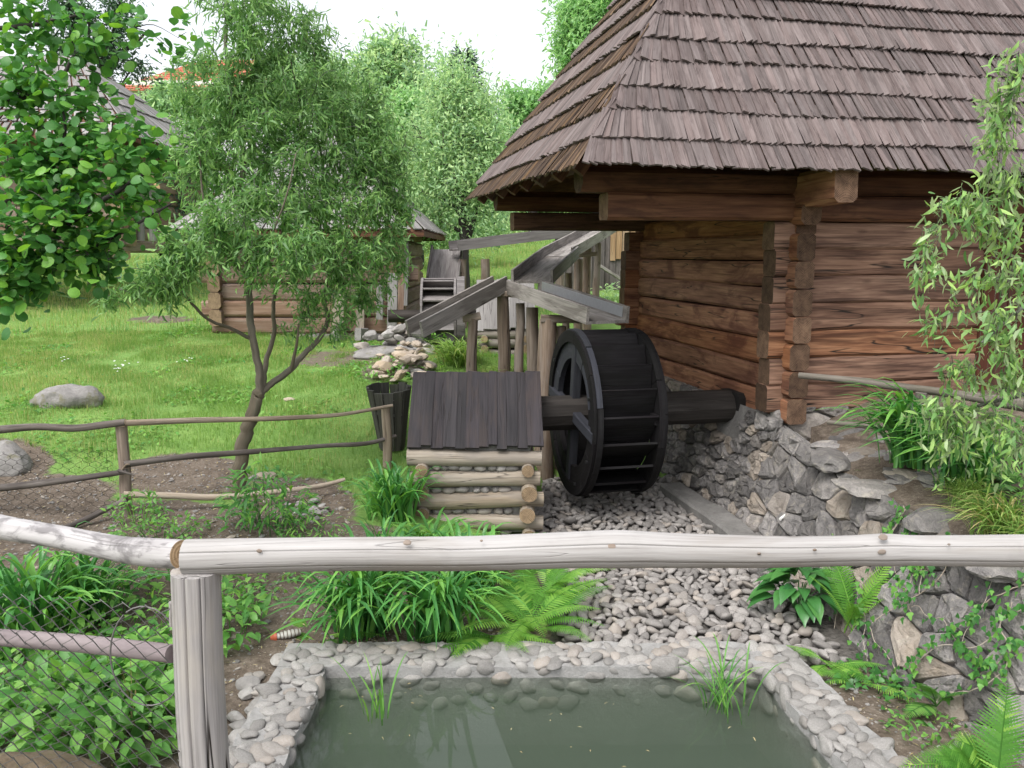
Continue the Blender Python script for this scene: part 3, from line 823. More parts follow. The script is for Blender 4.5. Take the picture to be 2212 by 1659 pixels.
for tr in range(40000):
    y = random.uniform(4.88, 9.6)
    xl = .36 - .25 * max(0, (y - 6.4)) if y < 7.0 else .21
    xl = max(xl, .02) if y > 6.2 else .34
    xr = float(wall_x(y)) - (.42 if y > 5.6 else .62)
    if xl >= xr: continue
    x = random.uniform(xl, xr)
    r_ = random.triangular(.026, .060, .038)
    ci, cj = int(x / cell), int(y / cell)
    ok = True
    for a in range(-2, 3):
        for b_ in range(-2, 3):
            for (u, v, rr) in occ.get((ci + a, cj + b_), ()):
                if (u - x) ** 2 + (v - y) ** 2 < (.72 * (r_ + rr)) ** 2:
                    ok = False
    if ok:
        occ.setdefault((ci, cj), []).append((x, y, r_))
        pts.append((x, y, r_))
peb_meshes = pebset('pebble', M['pebble'])
P_rows = []
for (x, y, r_) in pts:
    z = -.035 + .02 * random.random() + r_ * random.uniform(.10, .75)
    rot = rotz(random.uniform(0, 6.3)) @ rotx(random.gauss(0, .45)) @ roty(random.gauss(0, .35))
    sz = np.diag([r_ * random.uniform(1.05, 1.35), r_ * random.uniform(.72, .95), r_ * random.uniform(.42, .62)])
    P_rows.append((r_, m4(rot @ sz, (x, y, z))))
q = px(np.array([r_[1][:3, 3] for r_ in P_rows]))
def hidden(u, v):
    return (1150 < v < 1238) or v > 1659 or (1195 < u < 1422 and v < 1062) or (u < 1172 and v < 1130) or (u < 1235 and 1235 < v < 1400)
rank = sorted(range(len(P_rows)), key=lambda k_: (hidden(*q[k_]), -P_rows[k_][0] / P_rows[k_][1][1, 3]))
for k_ in rank[:300]:
    place('pebble', random.choice(peb_meshes), pebble_bed, P_rows[k_][1])
mb = MB()
for k_ in rank[300:]:
    V, F = ICO1
    s_ = random.randrange(999)
    Q = V * (1 + .2 * fbm(V * .9 + s_, s_, 2))[:, None]
    M4 = P_rows[k_][1]
    mb.add(Q @ M4[:3, :3].T + M4[:3, 3], F, smooth=True, gc=Q + s_)
mb.build('loose_pebbles', M['pebble'], pebble_bed, kind='stuff')
mb = MB()      # concrete ledge at the foot of the foundation
pp = [G(1425, 1062, 0), G(1490, 1108, 0), G(1560, 1160, 0), G(1640, 1240, 0)]
pp = [p_ + V3(.12, 0, .02) for p_ in pp]
add_sweep(mb, smoothpath(pp, 5), rrect(.26, .16, .15), wob=.12, smooth=False)
mb.build('concrete_ledge', M['wall_mortar'], label='narrow concrete ledge along the foot of the mill foundation', cat='ledge')
# ------------------------------------------------------------------ stone walls from fitted pieces
def clip_poly(poly, n, d):
    """keep the side where n.x <= d"""
    out = []
    for i in range(len(poly)):
        a, b = poly[i], poly[(i + 1) % len(poly)]
        da, db = n @ a - d, n @ b - d
        if da <= 0: out.append(a)
        if da * db < 0: out.append(a + (b - a) * da / (da - db))
    return out
def fitted(w, h, sw, sh, seed=0, jit=.42):
    """irregular pieces filling w x h: list of polygons"""
    r_ = np.random.default_rng(seed)
    pts, zc, row = [], 0, 0
    while zc < h:
        hh = sh * r_.uniform(.6, 1.45)
        xc = -sw * r_.random()
        while xc < w + sw:
            ww = sw * r_.uniform(.55, 1.6)
            pts.append((xc + ww / 2 + r_.normal() * sw * .1, zc + hh / 2 + r_.normal() * jit * hh))
            xc += ww
        zc += hh
    pts = np.array(pts)
    asp = np.array([1.0, sw / sh])
    polys = []
    for i, p in enumerate(pts):
        poly = [np.array(v, float) for v in ((0, 0), (w, 0), (w, h), (0, h))]
        dd = np.linalg.norm((pts - p) * asp, axis=1)
        for j in np.argsort(dd)[1:16]:
            n_ = (pts[j] - p) * asp * asp
            mid = (pts[j] + p) / 2
            poly = clip_poly(poly, n_, n_ @ mid)
            if len(poly) < 3: break
        if len(poly) >= 3:
            P_ = np.array(poly)
            if (P_.max(0) - P_.min(0)).min() > .02:
                polys.append(P_)
    return polys
def stone_piece(mb, poly, f, gap=.010, depth=.07, proud=.03, rnd=None):
    """one stone: polygon in wall coordinates; f(u, v, out) -> place"""
    c = poly.mean(0)
    # cut corners a little so that pieces look broken, not tiled
    q = []
    for i in range(len(poly)):
        a, b, d = poly[i - 1], poly[i], poly[(i + 1) % len(poly)]
        k1, k2 = random.uniform(.10, .26), random.uniform(.10, .26)
        q += [b + (a - b) * k1, b + (d - b) * k2]
    q = np.array(q)
    rad = np.linalg.norm(q - c, axis=1, keepdims=True)
    q = c + (q - c) * np.maximum(1 - gap / np.maximum(rad, .02), .4)
    n = len(q)
    tilt = np.array([random.gauss(0, .06), random.gauss(0, .06)])
    pr = proud * random.uniform(.2, 1.3)
    inner = c + (q - c) * random.uniform(.72, .86)
    o0 = np.full(n, -depth)
    o1 = pr * .35 + (q - c) @ tilt + np.array([random.gauss(0, .006) for _ in range(n)])
    o2 = pr + (inner - c) @ tilt + np.array([random.gauss(0, .008) for _ in range(n)])
    inner2 = c + (inner - c) * random.uniform(.5, .65) + np.array([[random.gauss(0, .010), random.gauss(0, .010)] for _ in range(n)])
    o3 = pr * 1.1 + (inner2 - c) @ tilt + np.array([random.gauss(0, .010) for _ in range(n)])
    rows = [(q, o0), (q, o1), (inner, o2), (inner2, o3)]
    V = np.array([f(p[0], p[1], o) for pts, os_ in rows for p, o in zip(pts, os_)] + [f(c[0], c[1], pr * 1.15 + random.gauss(0, .006))])
    F = []
    for r_ in range(3):
        for i in range(n):
            F.append((r_ * n + i, r_ * n + (i + 1) % n, (r_ + 1) * n + (i + 1) % n, (r_ + 1) * n + i))
    F += [(3 * n + i, 3 * n + (i + 1) % n, 4 * n) for i in range(n)]
    g_ = V + random.random() * 50
    mb.add(V, F, smooth=False, gc=g_, rnd=random.random() if rnd is None else rnd)
    return mb
def stone_face(parent, w, h, f, sw, sh, seed, mat, back_mat, name='stone', gap=.010, proud=.03, keep=None, jit=.42):
    for poly in fitted(w, h, sw, sh, seed, jit):
        if keep is not None and not keep(poly.mean(0)):
            continue
        m_ = MB()
        stone_piece(m_, poly, f, gap=gap, proud=proud)
        m_.build(name, mat, parent)
    mb = MB()                                   # bedding mortar behind the stones
    nu, nv = 24, 8
    U, V_ = np.meshgrid(np.linspace(0, w, nu), np.linspace(0, h, nv), indexing='ij')
    Q = np.array([f(u, v, -.022) for u, v in zip(U.ravel(), V_.ravel())])
    i, j = np.meshgrid(np.arange(nu - 1), np.arange(nv - 1), indexing='ij')
    mb.add(Q, np.stack([i * nv + j, (i + 1) * nv + j, (i + 1) * nv + j + 1, i * nv + j + 1], -1).reshape(-1, 4))
    mb.build('mortar_or_shade_backing', back_mat, parent)

# ------------------------------------------------------------------ mill house
mill = thing('mill_house', HK + V3(1, 1.5, 1), 'brown log mill house with steep mauve shingle roof on a grey stone foundation', 'house')
fnd = MB()
SILL, LH, NL = 1.07, .246, 7
DEPTH, FRONT = 3.8, 1.98
# foundation: two faces; one under the wall beside the wheel, one under the front
def f_left(u, v, o):
    # u runs from the back towards the corner, v up; leans back as it rises
    t = DEPTH + .2 - u
    lean = .24 * (1 - v / SILL) + .14
    return W(-lean - o, t - .05, v - .06)
def f_front(u, v, o):
    return W(u - .12, .02 - o - .10 * (1 - v / .3), SILL - .30 + v)
foundation = MB()
foundation.add(np.array([W(.05, .15, -.1), W(4.6, .15, -.1), W(4.6, DEPTH, -.1), W(.05, DEPTH, -.1), W(.05, .15, SILL - .02), W(4.6, .15, SILL - .02), W(4.6, DEPTH, SILL - .02), W(.05, DEPTH, SILL - .02)]),
               [(3, 2, 1, 0), (4, 5, 6, 7), (0, 1, 5, 4), (1, 2, 6, 5), (2, 3, 7, 6), (3, 0, 4, 7)])
foundation = foundation.build('foundation', M['wall_mortar'], mill)
foundation['_at'] = [0, 0, 0]
def keep_left(c):       # leave the axle hole open
    t = DEPTH + .2 - c[0]
    return not (.62 < t < 1.08 and .70 < c[1] < 1.12)
stone_face(foundation, DEPTH + .25, SILL + .02, f_left, .19, .115, 3, M['wall_stone'], M['wall_mortar'], keep=keep_left, proud=.035)
stone_face(foundation, 2.6, .34, f_front, .30, .20, 4, M['wall_stone'], M['wall_mortar'], proud=.03)
mb = MB(); beam(mb, W(.12, .86, .94), W(-.13, .86, .94), .42, .38); mb.build('axle_hole_shade', M['dark'], foundation)  # solid near-black block painted as the shade in the opening

def hlog(name, p0, p1, w, h, mat, n=7, r=.12, bend=.014, wob=.05):
    m_ = MB()
    beam(m_, p0, p1, w, h * random.uniform(.97, 1.0), r=r, n=n, bend=bend, wob=wob, endmat=1, smooth=False)
    return m_.build(name, [mat, M['log_end']], mill)
for i in range(NL):
    z = SILL + LH * (i + .5)
    j = random.gauss
    hlog('wall_log', W(-.19 + j(0, .012), .10, z), W(FRONT, .10, z + j(0, .004)), .20 + .02 * random.random(), LH + .004, M['wall_log'])
    hlog('wall_log', W(.04, -.13 + j(0, .012), z - LH / 2 + .02), W(.04, DEPTH + .22, z - LH / 2 + .02 + j(0, .004)), .18 + .02 * random.random(), LH * .965, M['wall_log_side'], r=.15)
    hlog('wall_log', W(-.24 + j(0, .03), DEPTH, z), W(4.4, DEPTH, z), .2, LH + .004, M['wall_log_side'], n=2)
    hlog('wall_log', W(3.25, .10, z), W(4.6, .10, z), .2, LH + .004, M['wall_log'], n=2)
hlog('wall_log', W(.10, -.02, SILL + LH * NL + .0), W(.10, DEPTH + .2, SILL + LH * NL), .2, LH, M['wall_log_side'])
# eave beams that run out over the wheel
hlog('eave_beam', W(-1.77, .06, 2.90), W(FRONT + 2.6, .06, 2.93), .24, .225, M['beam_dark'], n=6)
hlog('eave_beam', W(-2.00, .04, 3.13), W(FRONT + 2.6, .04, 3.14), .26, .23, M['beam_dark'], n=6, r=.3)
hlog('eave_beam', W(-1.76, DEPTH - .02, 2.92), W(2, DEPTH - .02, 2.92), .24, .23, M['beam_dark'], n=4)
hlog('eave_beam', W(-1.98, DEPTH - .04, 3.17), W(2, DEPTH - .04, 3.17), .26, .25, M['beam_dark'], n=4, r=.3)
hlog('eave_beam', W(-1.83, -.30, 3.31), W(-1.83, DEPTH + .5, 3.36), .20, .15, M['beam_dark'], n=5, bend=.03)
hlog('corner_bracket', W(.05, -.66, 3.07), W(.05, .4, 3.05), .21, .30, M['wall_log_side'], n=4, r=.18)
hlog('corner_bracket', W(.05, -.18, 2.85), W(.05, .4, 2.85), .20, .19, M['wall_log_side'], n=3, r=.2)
# door bay at the right
m_ = MB(); beam(m_, W(FRONT + .09, .04, SILL - .02), W(FRONT + .09, .04, 2.80), .17, .17, up=HB, r=.06); m_.build('door_post', M['dark_red_post'], mill)
m_ = MB(); beam(m_, W(FRONT + 1.20, .04, SILL - .02), W(FRONT + 1.20, .04, 2.80), .15, .17, up=HB, r=.06); m_.build('door_post', M['dark_red_post'], mill)
door = MB()
beam(door, W(FRONT + .17, .19, 1.93), W(FRONT + 1.13, .19, 1.93), .03, 1.72, up=(0, 0, 1), r=.02)
door = door.build('door', M['dark_red_post'], mill)
door['_at'] = [0, 0, 0]
for k_ in range(7):
    m_ = MB(); s_ = FRONT + .24 + k_ * .135
    beam(m_, W(s_, .15, SILL), W(s_, .15, 2.78), .128, .03, up=HB, r=.1); m_.build('plank', M['dark_red_post'], door)
m_ = MB(); beam(m_, W(.3, .33, 2.15), W(FRONT, .33, 2.15), .05, 2.2); m_.build('gap_shade_backing', M['dark'], mill)  # added near-black sheet: stops view through log gaps so they read dark
m_ = MB(); beam(m_, W(.30, .4, 2.0), W(.30, DEPTH, 2.0), .05, 1.9); m_.build('gap_shade_backing', M['dark'], mill)  # the same added dark sheet behind the left wall

# ------------------------------------------------------------------ roof
S0, S1, T0, T1, EZ = -2.19, 5.0, -.70, 4.60, 3.16
KF, KL = 1.34, 1.46
HT = (T1 - T0) / 2 * KF
def eave_z(s, t):
    return EZ + .008 * (t - T0)
RT = (T0 + T1) / 2
RS0, RS1 = S0 + HT / KL, S1 - HT / KL
c_ = [W(S0, T0, eave_z(0, T0)), W(S1, T0, eave_z(0, T0)), W(S1, T1, eave_z(0, T1)), W(S0, T1, eave_z(0, T1)), W(RS0, RT, EZ + HT), W(RS1, RT, EZ + HT)]
c_ = np.array(c_)
mb = MB()
c_deck = np.array([W(S0 + .10, T0 + .11, EZ + .11 * KF), W(S1 - .10, T0 + .11, EZ + .11 * KF), W(S1 - .1, T1 - .11, EZ + .04 + .11 * KF), W(S0 + .10, T1 - .11, EZ + .04 + .11 * KF), c_[4], c_[5]])
inn = c_deck - V3(0, 0, .06)
mb.add(np.concatenate([c_deck - V3(0, 0, .012), inn]), [(0, 1, 5, 4), (1, 2, 5), (2, 3, 4, 5), (3, 0, 4), (6, 10, 11, 7), (7, 11, 8), (8, 11, 10, 9), (9, 10, 6), (0, 6, 7, 1), (1, 7, 8, 2), (2, 8, 9, 3), (3, 9, 6, 0)])
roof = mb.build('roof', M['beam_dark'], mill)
roof['_at'] = [0, 0, 0]
# rafters' ends under the left eave
for t in np.arange(T0 + .35, T1 - .3, .62):
    rl_ = min(.84, (min(t - T0, T1 - t) - .12) * KF / KL)
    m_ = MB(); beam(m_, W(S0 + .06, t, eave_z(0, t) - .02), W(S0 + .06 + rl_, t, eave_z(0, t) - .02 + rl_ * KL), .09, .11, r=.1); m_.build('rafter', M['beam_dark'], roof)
for s in np.arange(S0 + .5, 3.4, .75):
    rl_ = min(.6, (s - S0 - .32) * KL / KF)
    m_ = MB(); beam(m_, W(s, T0 + .22, EZ - .04 + .16 * KF), W(s, T0 + .22 + rl_, EZ - .04 + (.16 + rl_) * KF), .09, .11, r=.1); m_.build('rafter', M['beam_dark'], roof)
SH = []
for k_ in range(8):     # shared shingle shapes: x down the slope (0 = top), y across, z out
    m_ = MB()
    L, w_ = 1.0, 1.0
    skew = random.uniform(-.05, .05)
    th0, th1 = .05, .22
    V = np.array([(0, -.5, 0), (0, .5, 0), (1 + skew * .5, .5 + random.uniform(-.04, .04), 0), (1 - skew * .5, -.5 + random.uniform(-.04, .04), 0),
                  (0, -.5, th0), (0, .5, th0), (1 + skew * .5, .5, th1 * random.uniform(.8, 1.1)), (1 - skew * .5, -.5, th1 * random.uniform(.8, 1.1))])
    F = [(3, 2, 1, 0), (4, 5, 6, 7), (0, 1, 5, 4), (1, 2, 6, 5), (2, 3, 7, 6), (3, 0, 4, 7)]
    m_.add(V, F, gc=V * V3(.45, .065, .05) + V3(k_ * 3.1, k_, 0), rnd=k_ * .117 % 1)
    SH.append((V, F, m_))
sh_mesh = {'shingle': [m_.mesh('shingle', M['shingle']) for _, _, m_ in SH], 'shingle_edge': [m_.mesh('shingle', M['shingle_edge']) for _, _, m_ in SH]}
rows = []       # (matrix, material, importance)
def shingle_face(o, along, up, width_at, lo, hi, flip, mats, pattern):
    """o: eave start, along: unit vector on eave, up: unit vector up the slope, width_at(d) -> (a0, a1) at slope distance d"""
    nrm = np.cross(along, up)
    if nrm[2] < 0: nrm = -nrm
    d, ci = lo, 0
    while d < hi:
        ex = pattern[ci % 2] * random.uniform(.97, 1.03)
        L = ex + .16
        a0, a1 = width_at(d)
        b0, b1 = width_at(d + ex)
        a = a0
        wavy = random.random() * 9
        while a < a1:
            w_ = random.uniform(.042, .070)
            fr = (a - a0) / max(a1 - a0, .01)
            # near a hip the shingles fan round it
            top = b0 + fr * (b1 - b0)
            sl = (top - a) / ex
            near0 = math.exp(-(a - a0) / .35) * (1.0 if a0 != b0 else 0)
            near1 = math.exp(-(a1 - a) / .35) * (1.0 if a1 != b1 else 0)
            slant = sl * min(1, near0 + near1) * .85
            dn = unit(-up - along * slant)
            sd = unit(np.cross(nrm, dn))
            roll = (.36 if ci % 2 else -.20) * flip + random.gauss(0, .025)
            c, s_ = math.cos(roll), math.sin(roll)
            sd2, nm2 = sd * c + nrm * s_, nrm * c - sd * s_
            # the top end lies on the deck, the butt rests on the course below
            lift = .046
            dn2 = unit(dn + nrm * (lift / L) * .8)
            butt = o + along * a + up * (d - .02 + .012 * math.sin(a * 2.1 + wavy) + random.gauss(0, .003))
            pos = butt - dn2 * L + nrm * (lift + abs(s_) * w_ * .3)
            Mx = np.stack([dn2 * L, sd2 * w_ * 1.12, nm2 * .075], 1)
            rows.append((m4(Mx, pos), mats[ci % 2] if random.random() > .0 else 'shingle_edge', d))
            a += w_
        d += ex
        ci += 1
LF = math.hypot(1, KF)
upF = unit(HB + V3(0, 0, KF))
LL = math.hypot(1, KL)
upL = unit(HA + V3(0, 0, KL))
hi = HT / KF * LF
shingle_face(c_[0], HA, upF, lambda d: (d / LF * KF / KL, S1 - S0 - d / LF * KF / KL), 0, hi, 1, ('shingle', 'shingle'), (.27, .31))
shingle_face(c_[3] + V3(0, 0, 0), unit(c_[0] - c_[3]), upL, lambda d: (d / LL * KL / KF, T1 - T0 - d / LL * KL / KF), 0, HT / KL * LL, -1, ('shingle_edge', 'shingle'), (.27, .31))
upB = unit(-HB + V3(0, 0, KF)); upR = unit(-HA + V3(0, 0, KL))
ctrs = np.array([r_[0][:3, 3] + r_[0][:3, 0] * .8 for r_ in rows])
q = px(ctrs)
inside = (q[:, 0] > 10) & (q[:, 0] < 2200) & (q[:, 1] > 0) & (q[:, 1] < 460) & (ctrs[:, 1] > 0)
area = np.array([np.linalg.norm(r_[0][:3, 1]) * np.linalg.norm(r_[0][:3, 0]) for r_ in rows]) / ctrs[:, 1] ** 2
area = area * np.where(ctrs[:, 1] - ctrs[:, 0] * .2 > 30, 0, 1)
order = np.argsort(-np.where(inside, area, area * .001))
first = set(order[:300].tolist())
mbs = {'shingle': MB(), 'shingle_edge': MB()}
for k_, (M4, mat, d) in enumerate(rows):
    v = random.randrange(8)
    if k_ in first:
        place('shingle', sh_mesh[mat][v], roof, M4)
    else:
        V, F, _ = SH[v]
        mbs[mat].add(V @ M4[:3, :3].T + M4[:3, 3], F, gc=V * V3(.45, .065, .05) + V3(random.random() * 40, random.random() * 9, 0))
mbs['shingle'].build('upper_shingles', M['shingle'], roof, kind='stuff')
mbs['shingle_edge'].build('edge_shingles', M['shingle_edge'], roof, kind='stuff')
# ------------------------------------------------------------------ water wheel
WL = P(1247, 890, 8.02)             # centre of the near-left rim
WR, WIN, WW = .815, .60, .53
def wp(ax, r, phi):
    """axial, radius, angle: 0 points to the camera side, 90 degrees up"""
    return WL + HA * ax + r * (-HB * math.cos(phi) + V3(0, 0, math.sin(phi)))
wheel = thing('water_wheel', WL - V3(0, 0, WR), 'large black wooden water wheel beside the mill house wall', 'water wheel')
def sector(mb, ax0, ax1, r0, r1, a0, a1, n=7):
    V, gcs = [], []
    for k_ in range(n + 1):
        a = a0 + (a1 - a0) * k_ / n
        for ax, r in ((ax0, r0), (ax0, r1), (ax1, r1), (ax1, r0)):
            V.append(wp(ax, r, a)); gcs.append((a * r1, r, ax))
    F = []
    for k_ in range(n):
        b = k_ * 4
        for e in range(4):
            F.append((b + e, b + (e + 1) % 4, b + 4 + (e + 1) % 4, b + 4 + e))
    F += [(3, 2, 1, 0), (n * 4, n * 4 + 1, n * 4 + 2, n * 4 + 3)]
    mb.add(V, F, gc=np.array(gcs) + random.random() * 20)
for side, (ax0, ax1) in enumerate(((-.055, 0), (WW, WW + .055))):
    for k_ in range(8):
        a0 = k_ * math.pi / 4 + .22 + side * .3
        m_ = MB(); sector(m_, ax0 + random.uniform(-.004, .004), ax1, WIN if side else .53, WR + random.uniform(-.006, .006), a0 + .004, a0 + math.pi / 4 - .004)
        m_.build('felloe', M['wheel_face'] if side == 0 and k_ in (0, 1, 2, 3) else M['wheel_wood'], wheel)  # upper felloes get the plate colour with the painted sky reflection
    for k_ in range(8):         # outer hoop boards, edge on
        a0 = k_ * math.pi / 4 + .22 + side * .3 + .39
        m_ = MB(); sector(m_, ax0 - (.028 if side == 0 else -.057), ax1 - (.057 if side == 0 else -.028), .69, WR - .012, a0 + .004, a0 + math.pi / 4 - .004)
        m_.build('hoop_board', M['wheel_wood'], wheel)
NB = 20
for k_ in range(NB):
    phi = 2 * math.pi * (k_ + .35) / NB
    dlt = R(-21)
    p0, p1 = wp(.004, WR - .02, phi), wp(.004, WIN + .015, phi + dlt)
    q0 = wp(WW - .004, WR - .02, phi); q1 = wp(WW - .004, WIN + .015, phi + dlt)
    nn = unit(np.cross(q0 - p0, p1 - p0)) * .011
    m_ = MB()
    V = np.array([p0 - nn, q0 - nn, q1 - nn, p1 - nn, p0 + nn, q0 + nn, q1 + nn, p1 + nn])
    gcc = np.array([(x, y, z) for z in (0, .02) for x, y in ((0, 0), (.6, 0), (.6, .25), (0, .25))])
    m_.add(V, [(3, 2, 1, 0), (4, 5, 6, 7), (0, 1, 5, 4), (1, 2, 6, 5), (2, 3, 7, 6), (3, 0, 4, 7)], gc=gcc + random.random() * 30)
    m_.build('bucket_board', M['wheel_wood'], wheel)
for k_ in range(NB):
    a0 = 2 * math.pi * k_ / NB
    m_ = MB(); sector(m_, .003, WW - .003, WIN - .018, WIN, a0 + .003, a0 + 2 * math.pi / NB - .003, n=1)
    m_.build('sole_board', M['wheel_wood'], wheel)
for side, ax in enumerate((-.03, WW + .03)):
    for k_ in range(2):
        a = R(82) + k_ * math.pi / 2 + side * .2
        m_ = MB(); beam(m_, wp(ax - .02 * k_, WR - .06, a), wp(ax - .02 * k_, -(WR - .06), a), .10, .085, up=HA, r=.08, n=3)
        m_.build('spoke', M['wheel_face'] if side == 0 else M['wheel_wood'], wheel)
m_ = MB()
t_ = np.linspace(0, 1, 9)
add_sweep(m_, line(WL - HA * .72, WL + HA * 1.60, 9), circ(10), scale=np.full(9, .168), wob=.05, endmat=0, smooth=False)
axle = m_.build('axle', M['axle_wood'], wheel)
for k_, (ax, a) in enumerate(((-.04, 110), (-.04, 60), (-.06, 20), (-.06, 330), (-.06, 140), (-.06, 290))):
    m_ = MB(); c0 = wp(ax - .02, .70, R(a)); beam(m_, c0, c0 - HA * .02, .03, .03, up=(0, 0, 1)); m_.build('bolt', M['iron'], wheel)

# ------------------------------------------------------------------ log box over the end of the axle
def log_box(name, label, x0, x1, yf, yr, zb, ze, zr, nlog, nboard, bmat, lmat, emat, rl=.075, over=.05, stones=True, parent_group=None):
    at = V3((x0 + x1) / 2, yf, zb)
    T = thing(name, at, label, 'shelter', parent_group)
    yb = 2 * yr - yf
    dz = (ze - zb - .04) / nlog
    for k_ in range(nlog):
        z = zb + dz * (k_ + .5) + .02
        for yy in (yf, yb):
            m_ = MB(); pole(m_, (x0 - .02 + random.gauss(0, .02), yy, z), (x1 + .02 + random.gauss(0, .02), yy, z + random.gauss(0, .01)), rl * random.uniform(.85, 1.1), rl * random.uniform(.85, 1.1), m=12, n=7, bend=.012, wob=.12, endmat=1)
            m_.build('log', [lmat, emat], T)
        if k_ < nlog:
            zz = z - dz / 2
            for xx in (x0 + .10, x1 - .10):
                m_ = MB(); pole(m_, (xx + random.gauss(0, .012), yf - .10 - random.random() * .05, zz), (xx, yb + .10, zz), rl * random.uniform(.75, 1.0), rl * .85, m=12, n=4, wob=.1, endmat=1)
                m_.build('log', [lmat, emat], T)
    m_ = MB()
    beam(m_, (x0 + .08, yf + .045, (zb + ze) / 2), (x1 - .08, yf + .045, (zb + ze) / 2), .06, ze - zb - .04, r=.02); m_.build('mortar_or_shade_backing', M['wall_mortar'] if stones else M['dark'], T)  # without stones: near-black sheet painted as shade between the logs
    if stones:
        for k_ in range(nlog):
            zz = zb + dz * (k_ + 0) + .02
            x = x0 + .22
            while x < x1 - .2:
                L = random.uniform(.035, .07)
                m_ = MB(); rock(m_, (x, yf + .012, zz + random.gauss(0, .006)), (L * 1.1, .045, .034), sub=1, rough=.2, smooth=True); m_.build('chinking_stone', M['pebble'], T)
                x += L * 2.05
    # roof boards on two slopes
    rise, run = zr - ze, yr - yf + over
    x = x0 - .03
    wid = (x1 - x0 + .06) / nboard
    for k_ in range(nboard):
        w_ = wid * random.uniform(.72, 1.28) if k_ < nboard - 1 else x1 + .03 - x
        w_ = min(w_, x1 + .03 - x)
        if w_ < .02: break
        for sgn in (1, -1):
            low = V3(x + w_ / 2, yr - sgn * run + (0 if sgn > 0 else 0), ze - .03 + random.gauss(0, .006))
            top = V3(x + w_ / 2 - .012, yr + (.01 if sgn > 0 else .014), zr + random.gauss(0, .003))
            m_ = MB(); nn = unit(np.cross(top - low, (1, 0, 0)))
            nn = nn if nn[2] > 0 else -nn
            nn = unit(nn + V3(.085 * (1 if k_ % 2 else .6), 0, 0))
            o_ = nn * (.004 + .017 * (k_ % 2)) - unit(top - low) * random.uniform(-.012, .022)
            beam(m_, low + o_, top + nn * (.004 + .010 * (k_ % 2)), w_ * 1.03, .022, up=nn, r=.08, n=3, bend=.004)
            m_.build('roof_board', bmat, T)
        x += w_
        if x > x1 + .03: break
    for xx in (x0 - .005, x1 + .005):
        m_ = MB()
        e_ = .012 if xx > x0 + .1 else -.012
        V = [(xx, yf - .02, ze - .05), (xx, yb + .02, ze - .05), (xx, yr, zr - .03), (xx + e_, yf - .02, ze - .05), (xx + e_, yb + .02, ze - .05), (xx + e_, yr, zr - .03)]
        m_.add(V, [(0, 1, 2), (5, 4, 3), (0, 3, 4, 1), (1, 4, 5, 2), (2, 5, 3, 0)]); m_.build('gable_board', bmat, T)
    return T
zr_ = P(1020, 807, 7.78)[2]; ze_ = P(1020, 962, 7.12)[2]
bx0, bx1 = P(888, 900, 7.2)[0], P(1166, 900, 7.2)[0]
log_box('axle_shelter', 'small log box with dark plank roof over the end of the wheel axle', bx0, bx1, 7.17, 7.78, .02, ze_, zr_, 4, 12, M['black_board'], M['box_log'], M['box_end'])
m_ = MB(); beam(m_, (bx1 + .05, 7.25, .15), (bx1 + .05, 7.25, .95), .05, .05, up=(0, 1, 0)); 
fz = hz(P(1090, 760, 12.6)[0], 12.6)
log_box('far_axle_shelter', 'small log box with pale silver plank roof behind the flume posts', P(1034, 700, 12.6)[0], P(1152, 700, 12.6)[0], 12.5, 13.0, P(1090, 776, 12.5)[2], P(1090, 708, 12.4)[2], P(1090, 606, 13.0)[2], 3, 9, M['silver_board'], M['box_log_grey'], M['box_end'], rl=.07, stones=False)

# ------------------------------------------------------------------ flumes
def trough(T, p0, p1, w, h, mat, th=.03, zinc=False, sides=(1, 1), cap=False):
    p0, p1 = np.asarray(p0), np.asarray(p1)
    d = unit(p1 - p0)
    sd = unit(np.cross(d, (0, 0, 1)))            # to the right of the run
    up = np.cross(sd, d)
    m_ = MB(); beam(m_, p0, p1, w, th, up=up, r=.06, n=4, bend=.006); m_.build('floor_board', mat, T)
    for sgn, on in zip((-1, 1), sides):
        if on:
            o = sd * sgn * (w / 2 + th / 2 + .002) + up * (h / 2 - th / 2)
            m_ = MB(); beam(m_, p0 + o - d * .01, p1 + o + d * .015, th, h, up=up, r=.06, n=4, bend=.006); m_.build('side_board', mat, T)
    if zinc:
        o = sd * -1 * (w / 2 - .004) + up * (h * .52)
        m_ = MB(); beam(m_, p0 + o + d * .12, p1 + o - d * .06, .004, h * .62, up=up, r=.05); m_.build('zinc_lining', M['zinc'], T)
flume = thing('wooden_flume', P(1150, 800, 10), 'grey board flume on posts that forks above the black wheel', 'flume')
J = P(1150, 606, 10.3)
trough(flume, P(1304, 499, 15.2), P(1205, 556, 12.2), .40, .16, M['flume'])
trough(flume, P(1212, 551, 12.3) - V3(0, 0, .03), J - V3(0, 0, .02), .46, .17, M['flume'])
JR = P(1128, 622, 10.25)
trough(flume, JR - V3(0, 0, .05), P(1311, 696, 8.30), .42, .17, M['flume'], zinc=True)
trough(flume, P(1082, 625, 10.2), P(900, 724, 8.95), .17, .18, M['flume'])
def prop(T, x, ytop, Y, r, lean=0.0, base=None, mat='prop_post'):
    top = P(x, ytop, Y)
    zb_ = hz(top[0], Y) - .1 if base is None else base
    bot = V3(top[0] - lean, Y, zb_)
    m_ = MB(); pole(m_, bot, top, r * 1.08, r * .95, m=10, n=7, bend=.03, wob=.12, endmat=0); m_.build('post', M[mat], T)
for x, yt, Y, r, lean in ((1022, 688, 9.7, .06, .01), (1087, 640, 10.15, .075, 0), (1124, 655, 10.05, .055, .03), (1150, 664, 9.95, .075, -.05), (1184, 690, 9.2, .105, .05), (1212, 705, 9.3, .06, 0), (1250, 560, 13.6, .07, 0), (1270, 535, 14.2, .075, 0), (1228, 590, 12.0, .05, 0), (1292, 525, 14.8, .06, .02)):
    prop(flume, x, yt, Y, r, lean)
